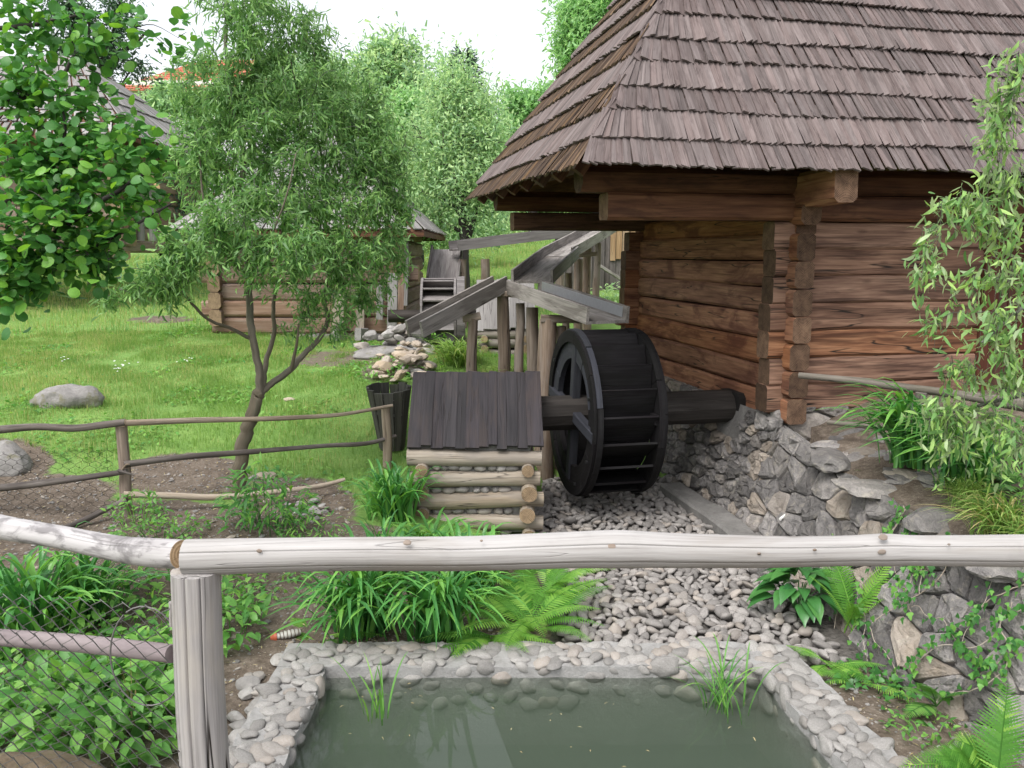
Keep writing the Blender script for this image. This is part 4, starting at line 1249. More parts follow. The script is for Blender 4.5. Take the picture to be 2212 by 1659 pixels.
for a, b_, w_, Y in (((1000, 688), (1038, 682), .09, 9.7), ((1168, 688), (1262, 690), .085, 9.15), ((1082, 634), (1165, 640), .07, 10.1), ((1235, 552), (1290, 548), .07, 13.9)):
    m_ = MB(); beam(m_, P(*a, Y), P(*b_, Y), w_, w_, n=3, bend=.008); m_.build('cross_beam', M['prop_post'], flume)
flume2 = thing('far_flume', P(1140, 620, 15), 'long dull grey flume leading to the far wheel', 'flume')
trough(flume2, P(1330, 497, 15.9), P(982, 540, 14.6), .40, .17, M['flume_far'])
trough(flume2, P(966, 540, 15.1), P(957, 606, 14.35), .50, .12, M['flume_far'])
for x, yt, Y in ((1048, 560, 15.6), (1205, 520, 15.5)):
    prop(flume2, x, yt, Y, .09)
for (x, yt, Y) in ((999, 560, 14.7),):
    prop(flume2, x, yt, Y, .07)

# ------------------------------------------------------------------ far wheel
W2 = P(949, 682, 13.2)
wheel2 = thing('far_water_wheel', W2 - V3(0, 0, .6), 'grey weathered water wheel beside the far log hut', 'water wheel')
AX2 = unit(V3(1, .05, 0)); BX2 = unit(V3(-.05, 1, 0))
def wp2(ax, r, phi):
    return W2 + AX2 * ax + r * (-BX2 * math.cos(phi) + V3(0, 0, math.sin(phi)))
def sector2(mb, ax0, ax1, r0, r1, a0, a1, n=4):
    V = []
    for k_ in range(n + 1):
        a = a0 + (a1 - a0) * k_ / n
        for ax, r in ((ax0, r0), (ax0, r1), (ax1, r1), (ax1, r0)):
            V.append(wp2(ax, r, a))
    F = [(k_ * 4 + e, k_ * 4 + (e + 1) % 4, k_ * 4 + 4 + (e + 1) % 4, k_ * 4 + 4 + e) for k_ in range(n) for e in range(4)] + [(3, 2, 1, 0), (n * 4, n * 4 + 1, n * 4 + 2, n * 4 + 3)]
    mb.add(V, F)
for ax in (-.27, .24):
    for k_ in range(8):
        m_ = MB(); sector2(m_, ax, ax + .035, .40, .60, k_ * math.pi / 4 + .3, (k_ + 1) * math.pi / 4 + .295); m_.build('felloe', M['flume_far'], wheel2)
for ax, rr in ((.285, .62),):
    for k_ in range(6):
        m_ = MB(); sector2(m_, ax, ax + .12, .30, rr, k_ * math.pi / 3 + .1, (k_ + 1) * math.pi / 3 + .09); m_.build('side_plate', M['flume_far'], wheel2)
for k_ in range(16):
    phi = 2 * math.pi * (k_ + .2) / 16
    p0, p1 = wp2(-.232, .585, phi), wp2(-.232, .43, phi + R(22)); q0, q1 = wp2(.237, .585, phi), wp2(.237, .43, phi + R(22))
    nn = unit(np.cross(q0 - p0, p1 - p0)) * .012
    m_ = MB(); m_.add(np.array([p0 - nn, q0 - nn, q1 - nn, p1 - nn, p0 + nn, q0 + nn, q1 + nn, p1 + nn]), [(3, 2, 1, 0), (4, 5, 6, 7), (0, 1, 5, 4), (1, 2, 6, 5), (2, 3, 7, 6), (3, 0, 4, 7)]); m_.build('bucket_board', M['flume_far'], wheel2)
m_ = MB(); 
for k_ in range(16):
    sector2(m_, -.23, .235, .40, .42, 2 * math.pi * k_ / 16, 2 * math.pi * (k_ + 1) / 16, n=1)
m_.build('sole', M['barn_plank'], wheel2)
m_ = MB(); pole(m_, W2 - AX2 * .80, W2 + AX2 * .8, .10, .10, m=10, n=3); m_.build('axle', M['axle_wood'], wheel2)
# ------------------------------------------------------------------ near log railing
rail_z = P(1200, 1197, 2.47)[2]
railing = thing('log_railing', P(420, 1659, 2.45) * V3(1, 1, 0), 'thick pale log railing on a cracked grey post in the foreground', 'railing')
m_ = MB()
pts = [P(402, 1204, 2.46), P(700, 1197, 2.46), P(1000, 1196, 2.46), P(1180, 1190, 2.46), P(1330, 1186, 2.46), P(1500, 1190, 2.46), P(1700, 1192, 2.46), P(1905, 1188, 2.46), P(2000, 1189, 2.46), P(2300, 1190, 2.46), P(2700, 1192, 2.46), P(3200, 1190, 2.46)]
q = smoothpath(pts, 6)
t_ = np.linspace(0, 1, len(q))
qx = px(q)[:, 0]
rad = .0545 + .0025 * np.sin(qx * .006) + .003 * np.exp(-((qx - 1330) / 60) ** 2) + .004 * np.exp(-((qx - 1905) / 40) ** 2) - .004 * t_ * 2
add_sweep(m_, q, notched(28, ((R(34), .03, .16), (R(-24), .018, .10))), scale=rad, wob=.035, endmat=1, seed=5, off=np.array([0.0, 2.0, 3.0]))
m_.build('rail', [M['pale_log'], M['pale_end']], railing)
for kx, ky, ks in ((880, 1172, 1.0), (1322, 1181, 1.1), (1908, 1160, 1.1), (1905, 1192, 1.0), (868, 1222, .9), (1318, 1212, .9), (1040, 1168, .4), (1640, 1196, .5), (1760, 1188, .5), (560, 1190, .7), (2050, 1176, .4)):
    yo = (ky - 1190) / 45.0
    yo = max(-.85, min(.85, yo))
    kp = P(kx, ky, 2.46 - .0525 * math.sqrt(1 - yo * yo))
    m_ = MB(); rock(m_, kp, (.0125 * ks, .0022, .0085 * ks), rot=rotx(math.asin(yo)), sub=2, rough=.15, smooth=True); m_.build('knot', M['prop_post'], railing)
m_ = MB()
pts = [P(-420, 1085, 3.3), P(-150, 1105, 3.03), P(0, 1138, 2.88), P(130, 1160, 2.76), P(250, 1184, 2.66), P(330, 1194, 2.56), P(394, 1198, 2.49)]
q = smoothpath(pts, 6); t_ = np.linspace(0, 1, len(q))
add_sweep(m_, q, circ(24), scale=.040 + .004 * t_ + .003 * np.sin(t_ * 9), wob=.06, endmat=1, seed=9)
m_.build('rail', [M['birch_log'], M['pale_end']], railing)
m_ = MB()
pt = P(420, 1232, 2.45)
zs = np.linspace(0, 1, 14)
path = np.stack([pt[0] + .006 * np.sin(zs * 7), np.full(14, 2.45), pt[2] * zs], 1)
add_sweep(m_, path, notched(26, ((R(-84), .045, .45), (R(-120), .02, .15), (R(-48), .03, .2))) * V3(.076, .076, 0)[:2], wob=.06, endmat=1, seed=3, up=(0, 1, 0))
m_.build('post', [M['grey_post'], M['grey_post']], railing)
m_ = MB()     # wedge splinter on the post's left edge
beam(m_, P(372, 1352, 2.43), P(370, 1300, 2.43), .014, .02, up=(0, 1, 0), r=.4, n=4, bend=.004); m_.build('splinter', M['grey_post'], railing)
m_ = MB(); pole(m_, P(-420, 1346, 3.25), P(372, 1412, 2.47), .031, .029, m=14, n=10, bend=.012, wob=.05, endmat=0); m_.build('lower_pole', M['pipe'], railing)
mid_post = P(-150, 1150, 3.03)
m_ = MB(); pole(m_, mid_post * V3(1, 1, 0) + V3(0, .05, 0), mid_post + V3(0, .05, -.03), .05, .045, m=10); m_.build('post', M['grey_post'], railing)

# chain link net in front of the left railing
chain = thing('chain_link_net', P(180, 1659, 2.6) * V3(1, 1, 0), 'sagging chain link wire net below the left railing', 'wire net')
A_, B_ = P(-420, 1250, 3.16), P(366, 1308, 2.40)
nd = np.linalg.norm((B_ - A_)[:2]); dxy = (B_ - A_) / nd * V3(1, 1, 0)
dia = .047
nw = int(nd / dia)
for i_ in range(nw):
    s0 = i_ * dia
    top = A_[2] + (B_[2] - A_[2]) * s0 / nd + .012 * math.sin(s0 * 5)
    pts, k_ = [], 0
    z = top
    while z > .12:
        s = s0 + (dia * 1.06 if k_ % 2 == i_ % 2 else -dia * .06)
        q = A_ * V3(1, 1, 0) + dxy * (s + .012 * math.sin(z * 9)) + V3(0, 0, z)
        q[1] += .004 * (1 if k_ % 2 else -1) + .012 * math.sin(s * 4 + z * 3)
        pts.append(q)
        z -= dia * .62
        k_ += 1
    m_ = MB(); add_sweep(m_, np.array(pts), circ(4) * .0021, up=(0, 1, 0), caps=False); m_.build('wire', M['wire'], chain)
m_ = MB()
an = np.linspace(R(120), R(-235), 30)
c0 = P(318, 1418, 2.44)
loop = np.stack([c0[0] + .115 * np.cos(an) * (1 - .0 * an), np.full(30, c0[1]) - .005 * np.sin(an * 2), c0[2] + .165 * np.sin(an)], 1)
add_sweep(m_, loop, circ(5) * .0028, up=(0, 1, 0)); m_.build('loose_wire_loop', M['wire'], chain)

# ------------------------------------------------------------------ pole fence in the middle
fence = thing('pole_fence', onto(262, 1105), 'rustic pole fence of crooked branches across the lawn edge', 'fence')
def fpole(pts, r0, r1, mat, end='pale_end', m=10, name='rail', wob=.12):
    m_ = MB(); polepath(m_, [P(*a) for a in pts], r0, r1, m=m, wob=wob, endmat=1); m_.build(name, [M[mat], M[end]], fence)
def fpost(x, yt, Y, r, mat, lean=0):
    top = P(x, yt, Y); m_ = MB(); pole(m_, V3(top[0] + lean, Y, hz(top[0], Y) - .15), top, r * 1.1, r, m=12, n=8, bend=.015, wob=.1, endmat=1); m_.build('post', [M[mat], M['pale_end']], fence)
fpost(262, 920, 6.85, .044, 'prop_post')
fpost(833, 878, 8.05, .042, 'pole_brown')
fpost(-150, 940, 6.6, .044, 'prop_post')
fpole([(-200, 945, 6.55), (0, 928, 6.7), (80, 922, 6.73), (160, 925, 6.76), (230, 917, 6.79), (272, 912, 6.8)], .034, .030, 'pole_dark')
fpole([(268, 914, 6.8), (420, 908, 7.05), (560, 905, 7.3), (640, 902, 7.5), (740, 895, 7.75), (848, 876, 8.0)], .027, .017, 'pole_brown')
fpole([(268, 1003, 6.8), (400, 987, 7.0), (540, 976, 7.25), (700, 963, 7.65), (790, 958, 7.9), (855, 942, 8.1)], .028, .018, 'pole_dark', 'pole_dark')
fpole([(-200, 1068, 6.5), (0, 1054, 6.68), (120, 1040, 6.72), (230, 1025, 6.76), (275, 1018, 6.76)], .032, .022, 'pole_dark', 'pole_dark')
fpole([(255, 1016, 6.74), (275, 1022, 6.73), (290, 1026, 6.73)], .014, .007, 'pole_dark', 'pole_dark', m=7, name='branch_stub')
fpole([(262, 1018, 6.75), (272, 1004, 6.74), (280, 1003, 6.74)], .010, .005, 'pole_brown', 'pole_brown', m=7, name='branch_stub')
fpole([(268, 1068, 6.76), (380, 1071, 6.85), (470, 1074, 6.95), (600, 1062, 7.15), (690, 1050, 7.3), (745, 1036, 7.4)], .030, .018, 'pole_pale')
fpole([(120, 1150, 6.35), (190, 1120, 6.6), (240, 1094, 6.75), (275, 1080, 6.78)], .028, .022, 'pole_dark', 'pole_dark')
net = thing('chicken_wire', onto(120, 1110), 'fine dark chicken wire hung on the left bay of the pole fence', 'wire net')
A_, B_ = P(-150, 975, 6.62), P(255, 955, 6.83)
nd = np.linalg.norm((B_ - A_)[:2]); dxy = (B_ - A_) / nd * V3(1, 1, 0); dia = .05
for i_ in range(int(nd / dia)):
    pts, z, k_ = [], A_[2] - .02, 0
    zend = hz(*(A_ + dxy * i_ * dia)[:2])
    while z > zend - .02:
        s = i_ * dia + (dia * .98 if (k_ // 2) % 2 == i_ % 2 else 0.0)
        pts.append(A_ * V3(1, 1, 0) + dxy * (s + .008 * math.sin(z * 20 + i_)) + V3(0, .006 * math.sin(z * 14 + i_), z))
        z -= dia * (.5 if k_ % 2 else .35); k_ += 1
    m_ = MB(); add_sweep(m_, np.array(pts), circ(3) * .0017, up=(0, 1, 0), caps=False); m_.build('wire', M['wire_dark'], net)

# poles at the right, on the bank by the house
hand = thing('pole_rail', P(1990, 900, 6.3), 'grey pole rail sloping down across the log wall', 'railing')
m_ = MB(); polepath(m_, [P(1727, 811, 7.25), P(1850, 823, 6.9), P(1960, 838, 6.55), P(2060, 851, 6.25), P(2300, 890, 5.6)], .030, .042, m=12, wob=.2); m_.build('rail', M['pole_grey'], hand)
m_ = MB(); pole(m_, V3(P(1990, 860, 6.42)[0], 6.42, .9), P(1990, 848, 6.42), .045, .045, m=10); m_.build('post', M['pole_grey'], hand)
m_ = MB(); polepath(m_, [P(1788, 912, 7.0), P(1840, 917, 6.85), P(1960, 928, 6.5)], .020, .026, m=10, wob=.2); m_.build('lower_rail', M['pole_grey'], hand)

# ------------------------------------------------------------------ tub of rough staves
tp = P(842, 935, 8.45)
tub = thing('stave_tub', tp, 'black wooden tub of flaring pointed staves beside the plank roofed box', 'tub')
ztop = P(842, 838, 8.45)[2]; zbot = hz(tp[0], tp[1]) - .02
for k_ in range(13):
    a = 2 * math.pi * k_ / 13
    o = V3(math.cos(a), math.sin(a), 0)
    m_ = MB()
    lo = V3(tp[0] + .02, tp[1], zbot) + o * .12
    hi_ = V3(tp[0], tp[1], ztop + random.uniform(-.02, .03) + .02 * math.sin(a)) + o * .215
    qq = line(lo, hi_, 6)
    add_sweep(m_, qq, rrect(.088, .024, .1), scale=np.array([.6, .74, .82, .78, .95, 1.15]), up=o, smooth=False, wob=.04)
    m_.build('stave', M['tub_wood'], tub)
for zz, rr in ((.62, .182), (.60, .180), (.86, .208)):
    m_ = MB(); an = np.linspace(0, 2 * math.pi, 25)
    ring = np.stack([tp[0] + rr * np.cos(an), tp[1] + rr * np.sin(an), np.full(25, zbot + (ztop - zbot) * zz) + .01 * np.sin(an * 2)], 1)
    add_sweep(m_, ring, circ(5) * .004, caps=False); m_.build('wire_hoop', M['wire'], tub)

# ------------------------------------------------------------------ stones and rubble
def boulder(label, x, y, Y, size, mat='boulder', rz=0.0, sink=.25, rough=.25, seed=None, cut=.6):
    p = P(x, y, Y); p[2] = hz(p[0], p[1])
    m_ = MB(); rock(m_, p + V3(0, 0, size[2] * (1 - sink) - size[2] * .6), size, rot=rotz(rz), sub=3, rough=rough, freq=1.5, cut=cut, smooth=True, seed=seed)
    m_.build('boulder', M[mat], label=label, cat='rock')
boulder('grey boulder with mossy end lying in the lawn', 148, 880, 9.3, (.36, .22, .21), rz=.25, seed=31)
boulder('big dark boulder by the bare soil behind the chicken wire', 5, 1030, 7.6, (.30, .22, .17), rz=-.4, seed=32)
boulder('pale flat stone in the soil near the willow trunk', 575, 1000, 7.75, (.11, .07, .05), 'rubble_pale', seed=33)
boulder('flat grey slab below the far rubble heap', 850, 748, 12.0, (.62, .45, .14), 'boulder', rz=.1, seed=34)
boulder('brown mossy rock in the near corner below the wire net', 95, 1640, 3.35, (.40, .22, .22), 'moss_rock', rz=-.15, seed=35, sink=.1)
boulder('small pale stone in the middle of the lawn', 625, 868, 9.6, (.07, .05, .03), 'rubble_pale', seed=36)
boulder('pale stone beside the tree base', 548, 993, 7.7, (.06, .05, .035), 'rubble', seed=37)
def heap(name, label, pts, mat, smin, smax, n, seed):
    T = thing(name, onto(*pts[0][:2]), label, 'stone heap')
    random.seed(seed)
    for k_ in range(n):
        x, y, Y, hh = pts[random.randrange(len(pts))]
        p = P(x + random.gauss(0, 16), y, Y + random.gauss(0, .15))
        s_ = random.uniform(smin, smax)
        z = hz(p[0], p[1]) + random.random() ** 1.5 * hh
        m_ = MB(); rock(m_, (p[0], p[1], z + s_ * .2), (s_, s_ * random.uniform(.6, .9), s_ * random.uniform(.3, .6)), rot=rotz(random.uniform(0, 6)) @ rotx(random.gauss(0, .3)), sub=2, rough=.22, freq=1.3, cut=.9)
        m_.build('stone', M[mat if random.random() > .15 else 'rubble'], T)
heap('rubble_heap', 'heap of flat grey stones between the far hut and its wheel', [(845, 735, 12.2, .35), (880, 720, 12.3, .42), (905, 735, 12.1, .38), (900, 755, 11.9, .2)], 'rubble', .06, .15, 80, 41)
heap('rubble_heap', 'heap of pale sandy stones beside the black tub', [(860, 790, 10.6, .28), (885, 790, 10.5, .3), (840, 810, 10.3, .15), (870, 812, 10.2, .22), (900, 800, 10.4, .2)], 'rubble_pale', .05, .13, 70, 42)
heap('rubble_heap', 'scatter of small grey stones on the soil near the daylilies', [(690, 1085, 7.0, .02), (720, 1075, 7.1, .03), (670, 1105, 6.9, .02), (650, 1095, 6.95, .02)], 'rubble', .03, .06, 22, 43)
heap('rubble_heap', 'loose cobbles lying along the soil left of the pool rim', [(540, 1560, 3.95, .03), (520, 1610, 3.8, .03), (545, 1500, 4.2, .02), (500, 1640, 3.7, .03), (575, 1480, 4.35, .02)], 'rim_stone', .04, .085, 64, 44)
heap('rubble_heap', 'dark stones under the end of the far wheel', [(985, 762, 13.4, .1), (1005, 770, 13.0, .1), (965, 765, 13.5, .1)], 'rubble', .08, .2, 14, 45)
random.seed(77)

# ------------------------------------------------------------------ retaining wall along the channel
rw = thing('retaining_wall', V3(2.4, 5.5, 0), 'sloping retaining wall of large grey and ochre stones right of the channel', 'stone wall')
WB_Y = [0.5, 2.0, 3.0, 3.8, 4.5, 5.2, 6.2, 7.2, 7.9]
WB_X = [3.2, 2.95, 2.72, 2.48, 2.28, 2.24, 2.18, 2.12, 2.05]
YS, YE = 7.75, 1.6
def f_ret(u, v, o):
    y = YS - u
    xb, xt = np.interp(y, WB_Y, WB_X), wall_x(y) + .03
    h_ = np.interp(y, [0, 3, 4.3, 5, 6.2, 7.0, 7.75], [.62, .74, .84, .84, .86, .93, 1.05])
    k_ = v
    nx = unit(V3(-h_, 0, (xt - xb)))
    bulge = .012 * (math.sin(u * 5.1 + 1.3 * math.sin(v * 4.2)) + math.sin(u * 11.3 + v * 6.0) * .6)
    return V3(xb + (xt - xb) * k_ ** 1.15, y, -.04 + h_ * k_) + nx * (o + bulge)
for poly in fitted(YS - YE, 1.0, .25, .185, 8, .40):
    m_ = MB(); stone_piece(m_, poly, f_ret, gap=.008, proud=.022, depth=.10); m_.build('stone', M['wall_stone'], rw)
mb = MB()
nu, nv = 60, 8
U, V_ = np.meshgrid(np.linspace(0, YS - YE, nu), np.linspace(0, 1, nv), indexing='ij')
Q = np.array([f_ret(u, v, -.035) for u, v in zip(U.ravel(), V_.ravel())])
i, j = np.meshgrid(np.arange(nu - 1), np.arange(nv - 1), indexing='ij')
mb.add(Q, np.stack([i * nv + j, (i + 1) * nv + j, (i + 1) * nv + j + 1, i * nv + j + 1], -1).reshape(-1, 4), smooth=True)
mb.build('mortar_or_shade_backing', M['wall_mortar'], rw)
for k_, y in enumerate(np.linspace(6.6, 2.4, 7)):   # capping stones
    m_ = MB()
    h_ = np.interp(y, [0, 3, 4.3, 5, 6.2, 7.0, 7.75], [.62, .74, .84, .84, .86, .93, 1.05])
    rock(m_, (float(wall_x(y)) + random.uniform(.0, .12), y, h_ - .045), (random.uniform(.16, .24), random.uniform(.2, .32), random.uniform(.05, .08)), rot=rotz(random.uniform(0, 3)) @ rotx(random.gauss(0, .08)), sub=2, rough=.2, freq=1.3, cut=.9)
    m_.build('cap_stone', M['wall_stone'], rw)
for k_ in range(22):      # flat rocks on the shoulder between the wall and the daylilies
    m_ = MB(); y = random.uniform(5.7, 7.15); x = float(wall_x(y)) + random.uniform(.12, .55)
    rock(m_, (x, y, hz(x, y) - .03), (random.uniform(.08, .20), random.uniform(.08, .17), random.uniform(.03, .055)), rot=rotz(random.uniform(0, 3)) @ rotx(random.gauss(0, .2)), sub=2, rough=.3, freq=1.6, cut=.9)
    m_.build('shoulder_rock', M['wall_stone'], rw)
m_ = MB()
c0 = f_ret(1.05, .42, .02)
add_sweep(m_, line(c0, c0 + V3(-.06, -.05, -.02), 3), circ(10) * .012); m_.build('drain_pipe', M['white_plaster'], rw)

# crushed ribbed bottle in the soil
bp = onto(622, 1383)
bot = thing('crushed_bottle', bp, 'crushed ribbed plastic bottle with an orange neck lying on the soil', 'bottle')
d_ = unit(V3(1, .35, .08)); q0 = bp + V3(-.07, 0, .025)
m_ = MB(); tt = np.linspace(0, 1, 19)
add_sweep(m_, q0 + d_ * (tt * .15)[:, None], circ(12) * V3(1, .75, 0)[:2], scale=.032 + .004 * np.sin(tt * 2 * math.pi * 6.5) - .012 * (tt - .5) ** 2 * 4); m_.build('body', M['bottle_clear'], bot)
for k_ in range(6):
    m_ = MB(); c0 = q0 + d_ * (.02 + k_ * .0231); an = np.linspace(0, 2 * math.pi, 17)
    s1 = unit(np.cross(d_, (0, 0, 1))); u1 = np.cross(s1, d_)
    add_sweep(m_, c0 + np.cos(an)[:, None] * s1 * .0315 + np.sin(an)[:, None] * u1 * .0240, circ(5) * .0032, caps=False); m_.build('rib', M['bottle_rib'], bot)
m_ = MB(); add_sweep(m_, q0 - d_ * np.linspace(0, .04, 5)[:, None], circ(12), scale=np.array([.030, .031, .026, .019, .016])); m_.build('neck', M['bottle_red'], bot)
# ------------------------------------------------------------------ far log hut
hx0, hx1, HY = P(458, 700, 13.6)[0], P(868, 700, 13.6)[0], 13.6
hzb = P(660, 722, HY)[2]; hzt = P(660, 500, HY)[2]
hut = thing('log_hut', V3((hx0 + hx1) / 2, HY, hzb - .1), 'old log hut with wide pinkish logs behind the willow', 'hut')
NLH = 6
lh = (hzt - hzb) / NLH
for k_ in range(NLH):
    z = hzb + lh * (k_ + .5)
    m_ = MB(); beam(m_, (hx0 - (.16 if k_ % 2 else 0), HY + .1, z), (hx1 + (.28 if k_ == 3 else .05), HY + .1, z + random.gauss(0, .01)), .2, lh * .955, r=.2, n=5, bend=.015, wob=.05, endmat=1); m_.build('wall_log', [M['hut_log'], M['box_end']], hut)
    for xx in (hx0 + .1, hx1 - .1):
        m_ = MB(); beam(m_, (xx, HY - .12, z + lh * .5), (xx, HY + 3.4, z + lh * .5), .2, lh * .955, r=.2, n=2, endmat=1); m_.build('wall_log', [M['hut_log'], M['box_end']], hut)
m_ = MB(); beam(m_, (hx0 + .2, HY + .25, (hzb + hzt) / 2), (hx1 - .2, HY + .25, (hzb + hzt) / 2), .05, hzt - hzb); m_.build('gap_shade_backing', M['dark'], hut)  # added near-black sheet, shade behind the hut logs
for x, yt, yb_, w_, mat in ((730, 636, 752, .19, 'box_log'), (778, 650, 748, .13, 'box_log'), (847, 590, 712, .16, 'silver_board'), (820, 610, 690, .11, 'silver_board'), (866, 500, 680, .10, 'hut_log'), (875, 505, 660, .08, 'silver_board')):
    m_ = MB(); beam(m_, P(x, yb_, HY - .12), P(x + 2, yt, HY - .12), w_, .06, up=(0, 1, 0), n=3, bend=.01, r=.1); m_.build('prop_board', M[mat], hut)
for x in (733, 781):
    m_ = MB(); beam(m_, P(x - 8, 722, HY - .3), P(x + 8, 722, HY - .1), .12, .2); m_.build('wedge_block', M['silver_board'], hut)
for k_ in range(12):
    xx = hx0 + (hx1 - hx0) * (k_ + .5) / 12
    m_ = MB(); rock(m_, (xx, HY + .08, hzb - .10), (.17, .15, random.uniform(.10, .15)), sub=2, rough=.2, cut=.9, rot=rotz(random.random())); m_.build('foundation_stone', M['wall_stone'], hut)
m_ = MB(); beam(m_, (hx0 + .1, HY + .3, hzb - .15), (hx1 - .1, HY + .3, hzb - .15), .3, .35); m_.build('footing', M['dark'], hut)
def gable_roof(T, x0, x1, yf, yb, ze, zr, mat, under, ex, wid, over=.0, hip=0.0, name='roof', backs=True):
    """front slope of separate boards or shingles in courses; returns nothing"""
    ym = (yf + yb) / 2
    c = np.array([(x0, yf, ze), (x1, yf, ze), (x1, yb, ze), (x0, yb, ze), (x0 + hip, ym, zr), (x1 - hip, ym, zr)])
    m_ = MB()
    inn = c - V3(0, 0, .1)
    m_.add(np.concatenate([c - V3(0, 0, .02), inn]), [(0, 1, 5, 4), (1, 2, 5), (2, 3, 4, 5), (3, 0, 4), (6, 10, 11, 7), (7, 11, 8), (8, 11, 10, 9), (9, 10, 6), (0, 6, 7, 1), (1, 7, 8, 2), (2, 8, 9, 3), (3, 9, 6, 0)])
    rf = m_.build(name, M[under], T); rf['_at'] = [0, 0, 0]
    faces = [((c[0], c[1]), (c[4], c[5])), ((c[1], c[2]), (c[5], c[5])), ((c[3], c[0]), (c[4], c[4]))]
    if not hip:
        faces = faces[:1]
    big = MB(); cnt = 0
    for (a0, a1), (b0, b1) in faces:
        nrm = unit(np.cross(a1 - a0, (b0 + b1) / 2 - a0))
        if nrm[2] < 0: nrm = -nrm
        Ls = np.linalg.norm((b0 + b1) / 2 - (a0 + a1) / 2)
        nc = max(1, int(Ls / ex))
        for r_ in range(nc):
            f0, f1 = r_ / nc, (r_ + 1) / nc
            p0, p1 = a0 + (b0 - a0) * f0, a1 + (b1 - a1) * f0
            q0, q1 = a0 + (b0 - a0) * f1, a1 + (b1 - a1) * f1
            n_ = max(1, int(np.linalg.norm(p1 - p0) / wid))
            for k_ in range(n_):
                g0, g1 = k_ / n_ + .004, (k_ + 1) / n_ - .004
                lift = nrm * (.035 + random.uniform(0, .012))
                dn = -unit((q0 - p0)) * random.uniform(0, .03)
                V = np.array([p0 + (p1 - p0) * g0 + lift + dn, p0 + (p1 - p0) * g1 + lift + dn, q0 + (q1 - q0) * g1 + nrm * .006, q0 + (q1 - q0) * g0 + nrm * .006])
                V = np.concatenate([V, V - nrm * .02])
                gcl = np.array([(0, 0, 0), (0, wid, 0), (ex, wid, 0), (ex, 0, 0)] * 2) + random.random() * 40
                F = [(0, 1, 2, 3), (7, 6, 5, 4), (0, 4, 5, 1), (1, 5, 6, 2), (3, 7, 4, 0), (2, 6, 7, 3)]
                if cnt < 140 and wid > .14:
                    o = MB(); o.add(V, F, gc=gcl); o.build('roof_board', M[mat], rf); cnt += 1
                else:
                    big.add(V, F, gc=gcl)
    if big.n:
        big.build('shingle_courses', M[mat], rf, kind='stuff')
gable_roof(hut, hx0 - .45, P(918, 500, HY - .3)[0], HY - .45, HY + 3.9, P(700, 497, HY - .45)[2], P(700, 497, HY - .45)[2] + 1.75, 'grey_shingle', 'beam_dark', .75, .16, hip=1.75)

# ------------------------------------------------------------------ barn of upright planks behind the flume
barn = thing('plank_barn', P(1280, 650, 17.5), 'dark upright plank barn wall behind the flume', 'barn')
bx0_, bx1_ = P(1204, 600, 17.5)[0], P(1420, 600, 17.5)[0]
zb_, zt_ = P(1280, 655, 17.5)[2], P(1280, 470, 17.5)[2]
x = bx0_
while x < bx1_:
    w_ = random.uniform(.10, .17)
    yy = 17.5 + random.uniform(0, .02) + (x - bx0_) * .25
    m_ = MB(); beam(m_, (x + w_ / 2, yy, zb_ - .3), (x + w_ / 2, yy, zt_), w_ * .96, .025, up=(0, 1, 0)); m_.build('plank', M['barn_plank'], barn)
    if x > P(1308, 600, 17.5)[0]:
        m_ = MB(); beam(m_, (x + w_ / 2, yy - .04, P(1300, 560 + random.uniform(-4, 4), 17.5)[2]), (x + w_ / 2, yy - .04, zt_), w_ * .9, .02, up=(0, 1, 0)); m_.build('upper_plank', M['barn_plank_tan'], barn)
    x += w_
m_ = MB(); beam(m_, P(1286, 568, 17.4), P(1346, 606, 17.6), .06, .06); m_.build('brace', M['flume'], barn)
m_ = MB(); beam(m_, (bx0_, 18.2, (zb_ + zt_) / 2), (bx1_, 18.9, (zb_ + zt_) / 2), .1, zt_ - zb_ - .1); m_.build('gap_shade_backing', M['dark'], barn)  # added near-black sheet, shade behind the barn planks

# ------------------------------------------------------------------ timber house at the left
LY = 18.0
lh_ = thing('timber_house', P(100, 560, LY), 'old timber house with grey plank roof behind the round leaved tree', 'house')
lx1 = P(262, 400, LY)[0]; lx0 = P(-420, 400, LY)[0]
z0_, z1_ = P(100, 560, LY)[2], P(100, 300, LY)[2]
nl = 9
for k_ in range(nl):
    z = z0_ + (z1_ - z0_) * (k_ + .5) / nl
    m_ = MB(); beam(m_, (lx0, LY + .1, z), (lx1 + (.15 if k_ % 2 else .0), LY + .1, z), .22, (z1_ - z0_) / nl * .97, r=.2, n=3, bend=.01, endmat=1); m_.build('wall_log', [M['hut_log'], M['box_end']], lh_)
    m_ = MB(); beam(m_, (lx1 - .1, LY - .15, z + .13), (lx1 - .1, LY + 5, z + .13), .22, (z1_ - z0_) / nl * .97, r=.2, n=2, endmat=1); m_.build('wall_log', [M['hut_log'], M['box_end']], lh_)
m_ = MB(); beam(m_, (lx0, LY + .4, (z0_ + z1_) / 2), (lx1 - .3, LY + .4, (z0_ + z1_) / 2), .1, z1_ - z0_); m_.build('gap_shade_backing', M['dark'], lh_)  # added near-black sheet, shade behind the house logs
gable_roof(lh_, lx0 - .6, lx1 + .55, LY - .7, LY + 5.6, P(100, 292, LY - .7)[2], P(60, 120, LY + 2.4)[2], 'grey_shingle', 'beam_dark', .55, .19, hip=2.4)
